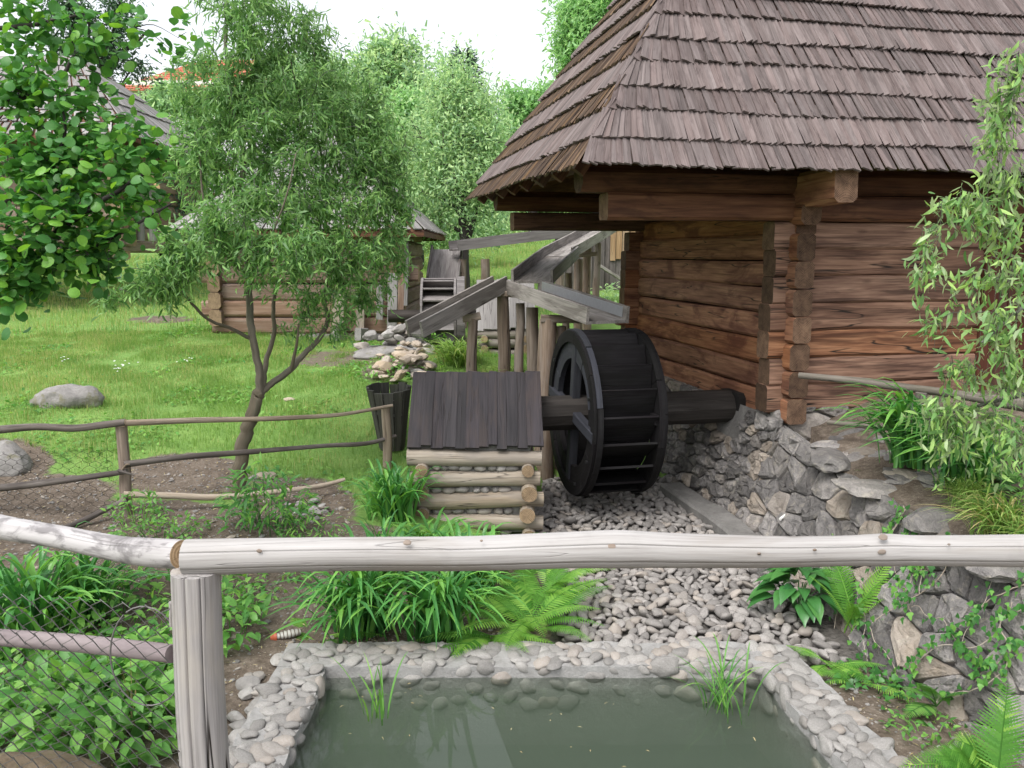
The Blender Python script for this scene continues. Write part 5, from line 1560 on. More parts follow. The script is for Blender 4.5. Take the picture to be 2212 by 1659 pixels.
# the lean-to porch roof with its brown underside
a_, b_, c0_, d__ = P(232, 318, 17.2), P(352, 416, 16.6), P(300, 330, 20.5), P(330, 300, 20.5)
porch = MB(); V = np.array([P(262, 322, 17.6), P(346, 413, 17.0), P(330, 402, 21.0), P(282, 316, 21.4)])
porch.add(np.concatenate([V, V + V3(0, 0, .10)]), [(0, 1, 2, 3), (7, 6, 5, 4), (0, 4, 5, 1), (1, 5, 6, 2), (2, 6, 7, 3), (3, 7, 4, 0)]); porch.build('porch_roof', M['barn_plank_tan'], lh_)
for x in (305, 330):
    m_ = MB(); pole(m_, P(x, 520, 18.5), P(x, 395, 18.5), .08, .08); m_.build('porch_post', M['silver_board'], lh_)

# ------------------------------------------------------------------ house with a pale shingle roof, far behind
MY = 27.0
mh = thing('pale_roof_house', P(560, 520, MY), 'far house with broad pale silver shingle roof behind the willow', 'house')
mx0, mx1 = P(385, 400, MY)[0], P(790, 400, MY)[0]
m_ = MB(); beam(m_, ((mx0 + .5), MY + 2.2, P(560, 470, MY)[2]), (mx1 - .5, MY + 2.2, P(560, 470, MY)[2]), 4.2, P(560, 415, MY)[2] - P(560, 520, MY)[2], r=.01); m_.build('wall', M['dark_red_post'], mh)
gable_roof(mh, mx0, mx1, MY - .6, MY + 6, P(560, 418, MY - .6)[2], P(560, 262, MY + 2.7)[2], 'pale_shingle', 'beam_dark', .26, .13, hip=1.4)

# ------------------------------------------------------------------ red tiled roof on the hill
RY = 55.0
rh = thing('red_roof_house', P(400, 260, RY), 'distant house with red tiled roof on the skyline', 'house')
rx0, rx1 = P(238, 190, RY)[0], P(690, 190, RY)[0]
m_ = MB(); beam(m_, (rx0 + .8, RY + 4, P(400, 230, RY)[2]), (rx1 - .8, RY + 4, P(400, 230, RY)[2]), 7.0, 3.4, r=.005); m_.build('wall', M['white_plaster'], rh)
gable_roof(rh, rx0, rx1, RY, RY + 8.5, P(400, 192, RY)[2], P(400, 128, RY + 4)[2], 'red_tile', 'red_tile', .33, .28, hip=4.5)
# ------------------------------------------------------------------ leaf shapes (x along, y across, z up)
def strip(rows):
    """rows: (x, half width, z, y shift) -> strip of quads"""
    V, F = [], []
    for x, w, z, s in rows:
        V += [(x, s - w, z), (x, s + w, z)]
    for k in range(len(rows) - 1):
        F.append((2 * k, 2 * k + 2, 2 * k + 3, 2 * k + 1))
    return np.array(V, float), np.array(F)
def folded(rows):
    """rows: (x, half width, z mid, z edge)"""
    V, F = [], []
    for x, w, zm, ze in rows:
        V += [(x, -w, ze), (x, 0, zm), (x, w, ze)]
    for k in range(len(rows) - 1):
        for c in (0, 1):
            F.append((3 * k + c, 3 * k + 3 + c, 3 * k + 4 + c, 3 * k + 1 + c))
    return np.array(V, float), np.array(F)
WILLOW = [strip([(0, .02, 0, 0), (.3, .085, .02, .03), (.65, .075, -.06, .02), (1, .006, -.22, -.07)]),
          strip([(0, .02, 0, 0), (.3, .085, .05, -.05), (.65, .07, .03, -.03), (.92, .006, -.12, .10)]),
          strip([(0, .02, 0, 0), (.3, .08, -.06, .03), (.6, .075, -.20, -.03), (.8, .006, -.42, -.15)]),
          strip([(0, .02, 0, 0), (.3, .085, .03, 0), (.65, .08, .04, .05), (1, .006, .0, .14)])]
SIMPLE = [strip([(0, .03, 0, 0), (.5, .26, .06, 0), (1, .03, -.1, 0)]), strip([(0, .03, 0, 0), (.45, .22, -.05, .04), (1, .03, .08, -.05)])]
FAR = [strip([(0, .10, 0, 0), (1, .22, -.1, .06)]), strip([(0, .20, 0, 0), (1, .08, .08, -.05)])]
CLUMP = [strip([(0, .05, 0, 0), (.4, .30, .08, 0), (1, .10, -.12, .05)]), strip([(0, .1, 0, 0), (.6, .34, -.1, .05), (1, .05, .08, -.08)])]
ROUND = [folded([(0, .02, 0, 0), (.12, .30, .0, .03), (.40, .47, -.01, .06), (.70, .42, -.03, .04), (.92, .20, -.07, -.02), (1.02, .01, -.11, -.10)]),
         folded([(0, .02, 0, 0), (.15, .32, .0, -.05), (.42, .46, .03, -.08), (.72, .40, .02, -.10), (.92, .2, -.03, -.12), (1.0, .01, -.10, -.12)])]
OVATE = [folded([(0, .01, 0, 0), (.15, .16, .0, .03), (.38, .24, .02, .07), (.68, .17, -.02, .03), (1, .005, -.14, -.12)]),
         folded([(0, .01, 0, 0), (.15, .15, .03, .04), (.40, .22, .02, .05), (.70, .15, -.10, -.06), (1, .005, -.30, -.28)])]
LANCE = [folded([(0, .01, 0, 0), (.25, .09, .03, .05), (.55, .10, -.02, .01), (.8, .06, -.12, -.10), (1, .004, -.26, -.25)])]
_h = []
for k in range(9):
    x = k / 8
    w = .30 * (math.sin(math.pi * min(1, x * 1.0 + .06)) ** .75) * (1 - .25 * x) if 0 < k < 8 else .012
    _h.append((x, w, .10 * math.sin(x * 2.6) - .32 * x ** 2.2, .10 * math.sin(x * 2.6) - .32 * x ** 2.2 + w * .28))
HOSTA = [folded(_h)]
_p = []
for k in range(15):      # toothed pinna
    x = k / 14
    w = .105 * (1 - x) ** .6 * (1.0 if k % 2 else .45) if k < 14 else .004
    _p.append((x, w, -.10 * x * x, -.10 * x * x))
PINNA = folded(_p)
PINNA_S = strip([(0, .06, 0, 0), (.3, .085, .01, 0), (.7, .055, -.04, 0), (1, .006, -.12, 0)])
IVY = [folded([(0, .02, 0, 0), (.05, .30, .0, .02), (.28, .42, .02, .05), (.45, .24, .0, .03), (.72, .16, -.02, .0), (1, .005, -.1, -.1)])]

def strap_clump(name, label, base, n, length, spread, mat, width=.013, lean=(0, 0), group=None, cat='plant', droop=1.0, erect=.35):
    T = thing(name, base, label, cat, group)
    mb = MB()
    for k in range(n):
        a = random.uniform(0, 2 * math.pi)
        L = length * random.uniform(.65, 1.15)
        o = V3(math.cos(a), math.sin(a), 0)
        out = random.uniform(.25, 1.0) * spread
        N = 9
        t = np.linspace(0, 1, N)
        top = L * (.62 + erect * random.random())
        rad = out * (t ** 1.35)
        z = top * (1.75 * t - droop * random.uniform(.75, 1.15) * t ** 2.6)
        b0 = np.asarray(base) + V3(random.gauss(0, .3) * spread * .5, random.gauss(0, .3) * spread * .5, -.02)
        path = b0 + o[None] * rad[:, None] + V3(lean[0], lean[1], 0)[None] * (t ** 2)[:, None] + np.stack([0 * t, 0 * t, z], 1)
        path[:, 2] = np.maximum(path[:, 2], base[2] - .12)
        T_ = unit(np.gradient(path, axis=0))
        side = unit(np.cross(T_, V3(0, 0, 1)[None] + o[None] * .01))
        up = np.cross(side, T_)
        w = width * random.uniform(.75, 1.2) * np.array([.7, .9, 1.0, 1.05, 1.0, .92, .75, .45, .03])
        V = np.stack([path - side * w[:, None] + up * w[:, None] * .35, path, path + side * w[:, None] + up * w[:, None] * .35], 1).reshape(-1, 3)
        i, j = np.meshgrid(np.arange(N - 1), np.arange(2), indexing='ij')
        F = np.stack([i * 3 + j, i * 3 + j + 1, i * 3 + j + 4, i * 3 + j + 3], -1).reshape(-1, 4)
        tgt = MB() if width >= .013 else mb
        tgt.add(V, F, smooth=True, rnd=min(.999, max(0, random.gauss(.45, .22))))
        if width >= .013:
            tgt.build('leaf', mat, T)
    if mb.n:
        mb.build('blades', mat, T, kind='stuff')
    return T
def frond(mb, base, dirv, L, W_, arch=.5, npin=26, toothed=False, droop=.6, face=None):
    t = np.linspace(0, 1, npin + 6)
    dirv = unit(dirv)
    hor = unit(V3(dirv[0], dirv[1], 0) + 1e-6)
    path = np.asarray(base) + L * (dirv[None] * t[:, None] + V3(0, 0, -1)[None] * (arch * t ** 2.2 * .5)[:, None] + hor[None] * (arch * .25 * t ** 2)[:, None])
    T_ = unit(np.gradient(path, axis=0))
    sd = unit(np.cross(T_, (0, 0, 1)))
    if face is not None:
        sd = unit(np.cross(T_, np.asarray(face, float)))
    nr = np.cross(sd, T_)
    add_sweep(mb, path, circ(4), scale=np.linspace(.0045, .0012, len(t)) * max(1, L / .6), caps=False, rnd=.6)
    sel = np.arange(5, len(t) - 1)
    tt = (sel - 5) / (len(t) - 6)
    prof = np.minimum(1, .30 + 2.6 * tt) * (1 - tt) ** .62
    r0 = random.uniform(.15, .75)
    for s in (1, -1):
        d = sd[sel] * s + T_[sel] * (.30 + .35 * tt)[:, None] + nr[sel] * (.10 - droop * .3)
        TV, TF = PINNA if toothed else PINNA_S
        scatter(mb, TV, TF, path[sel], d, nr[sel] + rng.normal(size=(len(sel), 3)) * .08, W_ * prof * rng.uniform(.9, 1.1, len(sel)) + .004, np.clip(r0 + rng.normal(0, .09, len(sel)), 0, .99), wid=(W_ * prof + .004) * (1.5 if toothed else 1.35) * max(.55, 1 - npin / 90))
def fern(name, label, base, n, L, mat, toothed=False, up=.9, az=None, azr=6.28, npin=26, wide=.24, group=None, arch=.75):
    T = thing(name, base, label, 'fern', group)
    for k in range(n):
        mb = MB()
        a = random.uniform(0, 2 * math.pi) if az is None else az + random.uniform(-azr / 2, azr / 2)
        e = up * random.uniform(.7, 1.25)
        l_ = L * random.uniform(.7, 1.1)
        frond(mb, np.asarray(base) + V3(random.gauss(0, .03), random.gauss(0, .03), 0), V3(math.cos(a), math.sin(a), e), l_, l_ * wide * random.uniform(.85, 1.1), arch=arch * random.uniform(.8, 1.3), npin=npin, toothed=toothed)
        mb.build('frond', mat, T)
def leafy(name, label, base, rx, ry, h, n, size, tmpl, mat, cat='plant', group=None, stems=True, upright=.5, wid=None):
    """low leafy plant: leaves on short stems"""
    T = thing(name, base, label, cat, group)
    mb = MB()
    a = rng.uniform(0, 2 * np.pi, n); r = np.sqrt(rng.random(n))
    X = base[0] + rx * r * np.cos(a); Y = base[1] + ry * r * np.sin(a)
    zg = height(X, Y)
    z = zg + h * rng.uniform(.15, 1, n) * (1 - .45 * r ** 2)
    pos = np.stack([X, Y, z], 1)
    out = np.stack([np.cos(a) * r, np.sin(a) * r, np.zeros(n)], 1)
    d = unit(out * .8 + rng.normal(size=(n, 3)) * .55 + V3(0, -.15, .1))
    d[:, 2] = np.clip(d[:, 2], -.5, .55)
    nn = V3(0, 0, 1)[None] + rng.normal(size=(n, 3)) * upright * .6 + V3(0, -.25, 0)
    sz = size * rng.uniform(.55, 1.25, n)
    vi = rng.integers(0, len(tmpl), n)
    for v in range(len(tmpl)):
        m_ = vi == v
        scatter(mb, *tmpl[v], pos[m_], d[m_], nn[m_], sz[m_], np.clip(rng.normal(.45, .24, m_.sum()), 0, .99), wid=None if wid is None else sz[m_] * wid)
    mb.build('leaves', mat, T, kind='stuff')
    if stems:
        mb = MB()
        ns = max(6, n // 12)
        for k in rng.choice(n, ns, replace=False):
            b0 = V3(base[0] + (X[k] - base[0]) * .5, base[1] + (Y[k] - base[1]) * .5, 0); b0[2] = hz(b0[0], b0[1]) - .02
            add_sweep(mb, smoothpath([b0, (b0 + pos[k]) / 2 + V3(0, 0, .02), pos[k]], 3), circ(4), scale=np.linspace(.004, .0015, 7), caps=False, rnd=.3)
        mb.build('stems', mat, T, kind='stuff')
    return T

# ------------------------------------------------------------------ beds round the pool
def at(x, y, dz=0.0):
    p = onto(x, y); p[2] += dz; return p
strap_clump('daylily', 'wide arching daylily hanging over the back rim of the pool', V3(-.98, 5.2, .03), 170, .66, .58, M['strap_leaf'], .016, lean=(.02, -.22))
strap_clump('daylily', 'dense daylily beside the ferns behind the pool rim', V3(-.48, 5.15, .03), 150, .64, .54, M['strap_leaf'], .016, lean=(.0, -.22))
fern('fern', 'bright fern leaning over the pebbles behind the pool', V3(.12, 5.3, .0), 22, .70, M['fern'], up=.9, npin=30, wide=.20)
fern('fern', 'lower fern hanging towards the pool between daylily leaves', V3(-.12, 5.05, .05), 12, .46, M['fern'], up=.55, npin=24, wide=.24, az=R(-80), azr=3.4)
fern('fern', 'small fern at the left end of the pool back rim', V3(-1.22, 5.1, .03), 8, .34, M['fern'], up=.6, npin=22)
strap_clump('daylily', 'daylily against the left side of the log box', V3(-1.02, 6.9, .15), 150, .66, .48, M['strap_leaf'], .015)
strap_clump('daylily', 'broad light green leaves in front of the log box foot', V3(-.66, 6.25, .04), 120, .48, .55, M['weed'], .015)
strap_clump('daylily', 'daylily half hidden by the railing log in front of the log box', V3(-.30, 5.75, .03), 120, .60, .52, M['strap_leaf'], .015)
strap_clump('daylily', 'daylily behind the railing log left of the box', V3(-.95, 5.85, .05), 110, .58, .50, M['strap_leaf'], .015)
fern('fern', 'tall fern between the daylilies and the pebbles', V3(.22, 5.75, .0), 14, .62, M['fern'], up=1.3, npin=30, wide=.2)
fern('fern', 'feathery fern in front of the log box', V3(-.10, 6.4, .0), 13, .52, M['fern_dark'], up=1.3, npin=26)
fern('fern', 'single dark fern by the right foot of the log box', V3(.16, 6.5, -.02), 7, .36, M['fern_dark'], up=1.2, npin=24)
strap_clump('daylily', 'tall daylily behind the wire net in the near left corner', at(70, 1400, .02), 120, .74, .58, M['strap_leaf'], .018, lean=(.08, -.05))
strap_clump('daylily', 'pale arching daylily under the left railing log', at(190, 1340, .02), 80, .60, .5, M['strap_leaf'], .015, lean=(.1, 0))
for lab, x, y, rx, ry, h, n, sz in (
        ('leafy green weeds close behind the wire net', 215, 1590, .50, .38, .38, 520, .12),
        ('dense weeds at the left under the lower pole', 90, 1500, .60, .50, .30, 620, .085),
        ('weeds between the net and the grey post', 300, 1500, .34, .42, .30, 400, .085),
        ('weed patch beyond the lower pole', 250, 1370, .75, .55, .28, 620, .075),
        ('low weeds right of the grey post', 500, 1370, .20, .34, .28, 180, .085)):
    leafy('weed_patch', lab, at(x, y), rx, ry, h, n, sz, OVATE, M['weed'], group=None)
leafy('weed_patch', 'light green weeds on the soil above the grey post', at(575, 1260), .30, .25, .14, 150, .055, OVATE, M['weed'])
leafy('shrub', 'young peach like shrub with drooping leaves at the willow foot', V3(-1.92, 6.35, .25), .34, .26, .55, 330, .115, LANCE, M['round_leaf'], cat='shrub')
leafy('weed_patch', 'upright weeds right of the peach like shrub', V3(-1.55, 6.2, .2), .26, .2, .30, 190, .065, LANCE, M['weed'])
leafy('weed_patch', 'small leafy sprout at the foot of the fence post', V3(-3.05, 6.55, .25), .24, .2, .30, 170, .05, OVATE, M['weed'])
leafy('weed_patch', 'low green weeds on the soil left of the shrub', V3(-2.75, 6.2, .22), .4, .22, .16, 230, .05, OVATE, M['weed'])
# hosta
hb = V3(2.02, 5.55, .02)
T = thing('hosta', hb, 'dark glossy hosta at the foot of the retaining wall', 'plant')
mb = MB()
for k in range(70):
    a = random.uniform(0, 6.283); r = random.random() ** .6
    pos = hb + V3(math.cos(a) * .20 * r, math.sin(a) * .18 * r, .10 + .20 * (1 - r) + random.random() * .05)
    mb = MB(); scatter(mb, *HOSTA[0], pos[None], np.array([[math.cos(a), math.sin(a), .45 - .7 * r]]), np.array([[0, 0, 1.0]]) + rng.normal(size=(1, 3)) * .15, [random.uniform(.15, .22)], [min(.99, max(0, random.gauss(.45, .22)))]); mb.build('leaf', M['hosta'], T)
mb = MB()
for k in range(24):
    a = random.uniform(0, 6.283)
    add_sweep(mb, smoothpath([hb + V3(0, 0, -.03), hb + V3(math.cos(a) * .08, math.sin(a) * .08, .10), hb + V3(math.cos(a) * .16, math.sin(a) * .15, .16)], 3), circ(4) * .004, caps=False, rnd=.5)
mb.build('stalks', M['hosta'], T, kind='stuff')
fern('fern', 'upright bright fern between the hosta and the lichen covered wall', V3(2.25, 5.2, .02), 11, .80, M['fern'], up=2.3, npin=34, wide=.15, arch=.45)
fern('fern', 'small fern at the corner of the pool rim', V3(1.92, 4.75, .03), 6, .30, M['fern'], up=.5, npin=22)
fern('fern', 'pale young fern on the soil beside the right rim', V3(2.05, 4.5, .04), 5, .30, M['fern'], up=.4, npin=20)
# big near ferns in the lower right corner
T = thing('fern', V3(2.42, 3.75, .05), 'large bright fern frond standing in the near right corner', 'fern')
mb = MB(); mb2 = MB(); mb3 = MB()
fb = P(2150, 1720, 3.45)
frond(mb, fb, P(2178, 1468, 3.55) - fb, .53, .165, arch=.08, npin=30, toothed=True, face=(-.25, -1, .45))
frond(mb2, V3(2.50, 3.62, .04), V3(.9, -.1, .8), .6, .17, arch=.4, npin=30, toothed=True)
frond(mb3, V3(2.48, 3.64, .04), P(2120, 1640, 3.5) - V3(2.48, 3.64, .04), .5, .15, arch=.4, npin=28, toothed=True)
for b_ in (mb, mb2, mb3): b_.build('frond', M['fern'], T)
T = thing('fern', V3(2.28, 3.62, .04), 'spreading bright fern low over the soil by the right rim', 'fern')
mb = MB()
for tx, ty, L, w_ in ((1925, 1640, .50, .13), (2010, 1580, .40, .12), (1960, 1600, .45, .13), (2060, 1560, .42, .13), (2030, 1655, .38, .12), (2110, 1610, .3, .1)):
    b0 = V3(2.30, 3.60, .04); mb = MB()
    frond(mb, b0, P(tx, ty, 3.55) - b0 + V3(0, 0, .18), L, w_, arch=.6, npin=28, toothed=True, face=(-.1, -.6, 1))
    mb.build('frond', M['fern'], T)
T = thing('fern', V3(2.36, 4.25, .1), 'dark fern hanging from the wall foot beside the ivy', 'fern')
mb = MB()
b0 = f_ret(3.5, .08, .05)
for tx, ty, L in ((1960, 1450, .36), (2000, 1440, .36), (1985, 1530, .34), (2070, 1480, .3)):
    mb = MB(); frond(mb, b0, P(tx, ty, b0[1] - .12) - b0 + V3(0, 0, .05), L, .10, arch=.6, npin=26)
    mb.build('frond', M['fern_dark'], T)

# ivy on the wall
ivy = thing('ivy', f_ret(3.0, .05, .0), 'ivy with pale vines climbing the retaining wall', 'ivy')
mb = MB(); lp, ln, ld = [], [], []
stems = MB()
for k in range(26):
    u0, v0 = random.uniform(2.1, 4.2), random.uniform(.02, .98)
    u, v = u0, v0
    a = random.choice((R(90), R(75), R(105), R(60), R(270))) + random.gauss(0, .4)
    pts = []
    for s in range(26):
        pts.append(f_ret(u, min(max(v, .0), 1.0), .055))
        a += random.gauss(0, .28)
        u += .035 * math.cos(a); v += .040 * math.sin(a)
        if not (0 <= v <= 1.02): break
        dens = 2 if u > 2.4 else 1
        for _ in range(random.choice((0, 1, 1, 2)) * dens):
            p = f_ret(u + random.gauss(0, .03), min(max(v + random.gauss(0, .03), 0), 1), random.uniform(.06, .10))
            lp.append(p); ln.append(V3(-.75, -.35, .6) + rng.normal(size=3) * .3); ld.append(V3(-.2, random.gauss(0, .7), -.6 + random.gauss(0, .4)))
    if len(pts) > 4:
        add_sweep(stems, smoothpath(pts, 2), circ(5) * random.uniform(.0018, .004), caps=False)
stems.build('vines', M['vine'], ivy, kind='stuff')
scatter(mb, *IVY[0], np.array(lp), np.array(ld), np.array(ln), rng.uniform(.024, .055, len(lp)), rng.random(len(lp)))
mb.build('leaves', M['ivy'], ivy, kind='stuff')

# right bank above the wall
strap_clump('daylily', 'big daylily on the bank in front of the log wall', V3(2.98, 6.05, .97), 150, .66, .48, M['strap_leaf'], .019, lean=(-.22, -.16))
strap_clump('daylily', 'daylily drooping over the wall top below the willow', V3(3.12, 5.55, .93), 120, .58, .46, M['strap_leaf'], .017, lean=(-.20, -.12))
strap_clump('grass_tuft', 'fine grass tuft hanging over the wall stones', V3(2.98, 5.25, .88), 210, .26, .26, M['grass'], .004, lean=(-.06, -.08), cat='grass')
fern('fern', 'fern on the bank above the wall top', V3(3.20, 5.05, .88), 12, .42, M['fern_dark'], up=.8, npin=26)
fern('fern', 'fern on the bank under the hanging willow', V3(3.45, 5.35, .92), 12, .48, M['fern_dark'], up=1.0, npin=26)
fern('fern', 'fern deep in the bank greenery near the daylilies', V3(3.75, 5.8, .95), 10, .5, M['fern_dark'], up=1.0, npin=24)
strap_clump('grass_tuft', 'long grass spilling over the wall top beside the ferns', V3(2.90, 4.75, .84), 230, .34, .34, M['grass'], .005, lean=(-.12, -.08), cat='grass')
strap_clump('grass_tuft', 'grass tuft growing from the wall top nearest the pool', V3(2.95, 4.35, .82), 200, .30, .3, M['grass'], .005, lean=(-.12, -.06), cat='grass')
fern('fern', 'fern leaning over the wall top nearest the pool', V3(3.0, 4.6, .85), 11, .40, M['fern_dark'], up=.8, npin=24)
leafy('weed_patch', 'dense low greenery on the bank between the ferns', V3(3.35, 4.95, .88), .45, .5, .22, 420, .055, OVATE, M['fern_dark'])
leafy('weed_patch', 'weeds under the bank willow by the door', V3(3.9, 6.0, 1.0), .6, .6, .35, 380, .06, OVATE, M['fern_dark'])
leafy('weed_patch', 'small ivy like weeds on the soil under the wall', V3(2.12, 4.55, .04), .22, .35, .10, 130, .045, IVY, M['ivy'])
leafy('weed_patch', 'thin weeds on the soil strip by the near rim', V3(2.15, 3.95, .04), .22, .25, .08, 110, .04, OVATE, M['weed'])
strap_clump('reed', 'thin reeds standing in the right corner of the pool', V3(1.18, 4.3, WATER_Z - .02), 30, .34, .36, M['weed'], .005, cat='reed', droop=.8)
strap_clump('reed', 'few thin reeds standing in the left corner of the pool', V3(-.72, 4.22, WATER_Z - .02), 11, .34, .24, M['weed'], .005, cat='reed', droop=.6)
strap_clump('grass_tuft', 'dry stalks standing behind the wire net', at(290, 1590), 7, .45, .05, M['straw'], .004, cat='grass', droop=.5)
# greenery by the far wheel and posts
strap_clump('grass_tuft', 'tall grass below the end of the left flume branch', V3(-.70, 10.7, hz(-.7, 10.7)), 260, .40, .55, M['grass'], .008, cat='grass')
strap_clump('grass_tuft', 'tall grass between the flume posts and the box roof', V3(.05, 10.4, hz(.05, 10.4)), 200, .34, .6, M['grass'], .007, cat='grass')
leafy('weed_patch', 'weeds among the pale rubble beside the tub', V3(-1.55, 10.3, hz(-1.55, 10.3)), .5, .35, .22, 200, .07, OVATE, M['weed'])
leafy('weed_patch', 'weeds at the foot of the far wheel', V3(-1.35, 12.6, hz(-1.35, 12.6)), .4, .3, .45, 240, .08, OVATE, M['round_leaf'])
leafy('weed_patch', 'weeds in front of the plank barn', P(1325, 645, 16.5), .5, .4, .35, 140, .10, OVATE, M['far_leaf'])

# ------------------------------------------------------------------ lawn
def lawn(n, xr, yr, hgt, wid, seed, keep):
    r_ = np.random.default_rng(seed)
    X = r_.uniform(*xr, n); Y = yr[0] + (yr[1] - yr[0]) * r_.random(n) ** .75
    m_ = keep(X, Y, r_)
    X, Y = X[m_], Y[m_]; n = len(X)
    Z = height(X, Y)
    a = r_.uniform(0, 2 * np.pi, n)
    d = np.stack([np.cos(a) * .55, np.sin(a) * .55, np.ones(n)], 1)
    nn = np.stack([np.sin(a), -np.cos(a), np.zeros(n)], 1)
    nn = np.cross(d, nn)
    patch = fbm(np.stack([X * .9, Y * .9, 0 * X], 1), 33, 3)
    patch2 = fbm(np.stack([X * 3.1, Y * 3.1, 0 * X], 1), 35, 2)
    sz = hgt * r_.uniform(.45, 1.25, n) * (1 + .7 * patch2)
    TV, TF = strip([(0, .5, 0, 0), (1, .06, -.35, 0)])
    mb = MB()
    scatter(mb, TV, TF, np.stack([X, Y, Z - .01], 1), d, nn, sz, np.clip(.40 + .26 * patch + .12 * patch2 + r_.normal(0, .17, n), 0, .99), wid=wid * r_.uniform(.7, 1.3, n))
    return mb
def keep1(X, Y, r_):
    q = px(np.stack([X, Y, height(X, Y)], 1))
    inview = (q[:, 0] > -60) & (q[:, 0] < 1420) & (q[:, 1] < 1240) & (q[:, 1] > 480)
    s = soil_mask(X, Y) + .35 * fbm(np.stack([X * 4, Y * 4, 0 * X], 1), 44, 2)
    s = np.where(X > wall_x(Y) - .3, 9, s)
    ch = (X > -.1) & (Y < 9.6)
    return inview & (s < .45 + .12 * r_.random(len(X))) & ~ch
lawn(300000, (-11.0, 1.5), (7.0, 14.0), .060, .0045, 51, keep1).build('lawn_grass', M['grass'], kind='stuff', label='short green grass of the lawn beyond the pole fence')
lawn(150000, (-18, 6), (13.5, 32), .11, .010, 52, keep1).build('far_lawn_grass', M['grass'], kind='stuff', label='grass of the rising meadow behind the huts')
# broad leaved weeds in the lawn
r_ = np.random.default_rng(58)
X = r_.uniform(-9, 0, 30000); Y = 7.2 + 8 * r_.random(30000) ** .8
pn = fbm(np.stack([X * 1.3, Y * 1.3, 0 * X], 1), 71, 3)
ok = keep1(X, Y, r_) & (pn + r_.normal(0, .25, len(X)) > .35)
X, Y = X[ok], Y[ok]; n = len(X); a = r_.uniform(0, 6.283, n)
mb = MB()
scatter(mb, *SIMPLE[0], np.stack([X, Y, height(X, Y) + .02], 1), np.stack([np.cos(a), np.sin(a), r_.uniform(.1, .8, n)], 1), np.tile([0, 0, 1.0], (n, 1)) + r_.normal(0, .3, (n, 3)), r_.uniform(.03, .075, n), r_.random(n))
mb.build('lawn_weeds', M['weed'], kind='stuff', label='broad leaved weeds and clover mixed into the lawn')
# a few white daisies
fl = thing('daisies', onto(270, 805), 'patch of small white daisies in the lawn', 'flowers')
mb = MB()
for cx, cy, n_, s_ in ((262, 798, 16, 16), (150, 785, 6, 9), (405, 785, 6, 9)):
    for k in range(n_):
        p = onto(cx + random.gauss(0, s_), cy + random.gauss(0, s_ * .5)); rock(mb, p + V3(0, 0, .06), (.012, .012, .005), sub=1, rough=0, smooth=True)
mb.build('blossoms', M['daisy'], fl, kind='stuff')

# litter on the bare soil: chips, grit and small stones
r_ = np.random.default_rng(91)
X = r_.uniform(-4.6, 2.5, 15000); Y = r_.uniform(3.2, 9.2, 15000)
q = px(np.stack([X, Y, height(X, Y)], 1))
inpool = (X > POOL[0] - .32) & (X < POOL[1] + .32 + .13 * (4.6 - Y)) & (Y < POOL[3] + .32)
ok = (soil_mask(X, Y) > .55) & ~inpool & (X < wall_x(Y) - .35) & ((X < .1) | (Y < 4.95)) & (q[:, 0] > -40)
X, Y = X[ok], Y[ok]; Z = height(X, Y); n = len(X)
a = r_.uniform(0, 6.283, n)
TV, TF = icos(0)
mb = MB()
sz = r_.lognormal(-4.75, .5, n)
scatter(mb, TV * V3(1, .7, .45), TF, np.stack([X, Y, Z + sz * .15], 1), np.stack([np.cos(a), np.sin(a), r_.normal(0, .2, n)], 1), np.tile([0, 0, 1.0], (n, 1)) + r_.normal(0, .2, (n, 3)), sz, r_.random(n), smooth=False)
mb.build('soil_grit', M['rubble'], kind='stuff', label='small stones and chips scattered on the bare soil')
n = 1600
k = r_.choice(len(X), n, replace=False)
a = r_.uniform(0, 6.283, n)
mb = MB()
scatter(mb, *SIMPLE[0], np.stack([X[k] + .01, Y[k], Z[k] + .008], 1), np.stack([np.cos(a), np.sin(a), r_.normal(0, .12, n)], 1), np.tile([0, 0, 1.0], (n, 1)) + r_.normal(0, .25, (n, 3)), r_.uniform(.015, .05, n), r_.random(n), wid=r_.uniform(.006, .02, n))
mb.build('leaf_litter', M['straw'], kind='stuff', label='dry straw and leaf bits lying on the soil')

mb = MB()
for k in range(46):      # bits afloat on the pool
    p = V3(random.uniform(-1.0, 1.4), random.uniform(3.3, 4.55), WATER_Z + .004)
    a = random.uniform(0, 6.283)
    scatter(mb, *SIMPLE[0], p[None], np.array([[math.cos(a), math.sin(a), 0.0]]), np.array([[0, 0, 1.0]]), [random.uniform(.008, .035)], [random.random()], wid=[random.uniform(.005, .014)])
mb.build('floating_bits', M['straw'], kind='stuff', label='tiny leaf bits floating on the pool water')
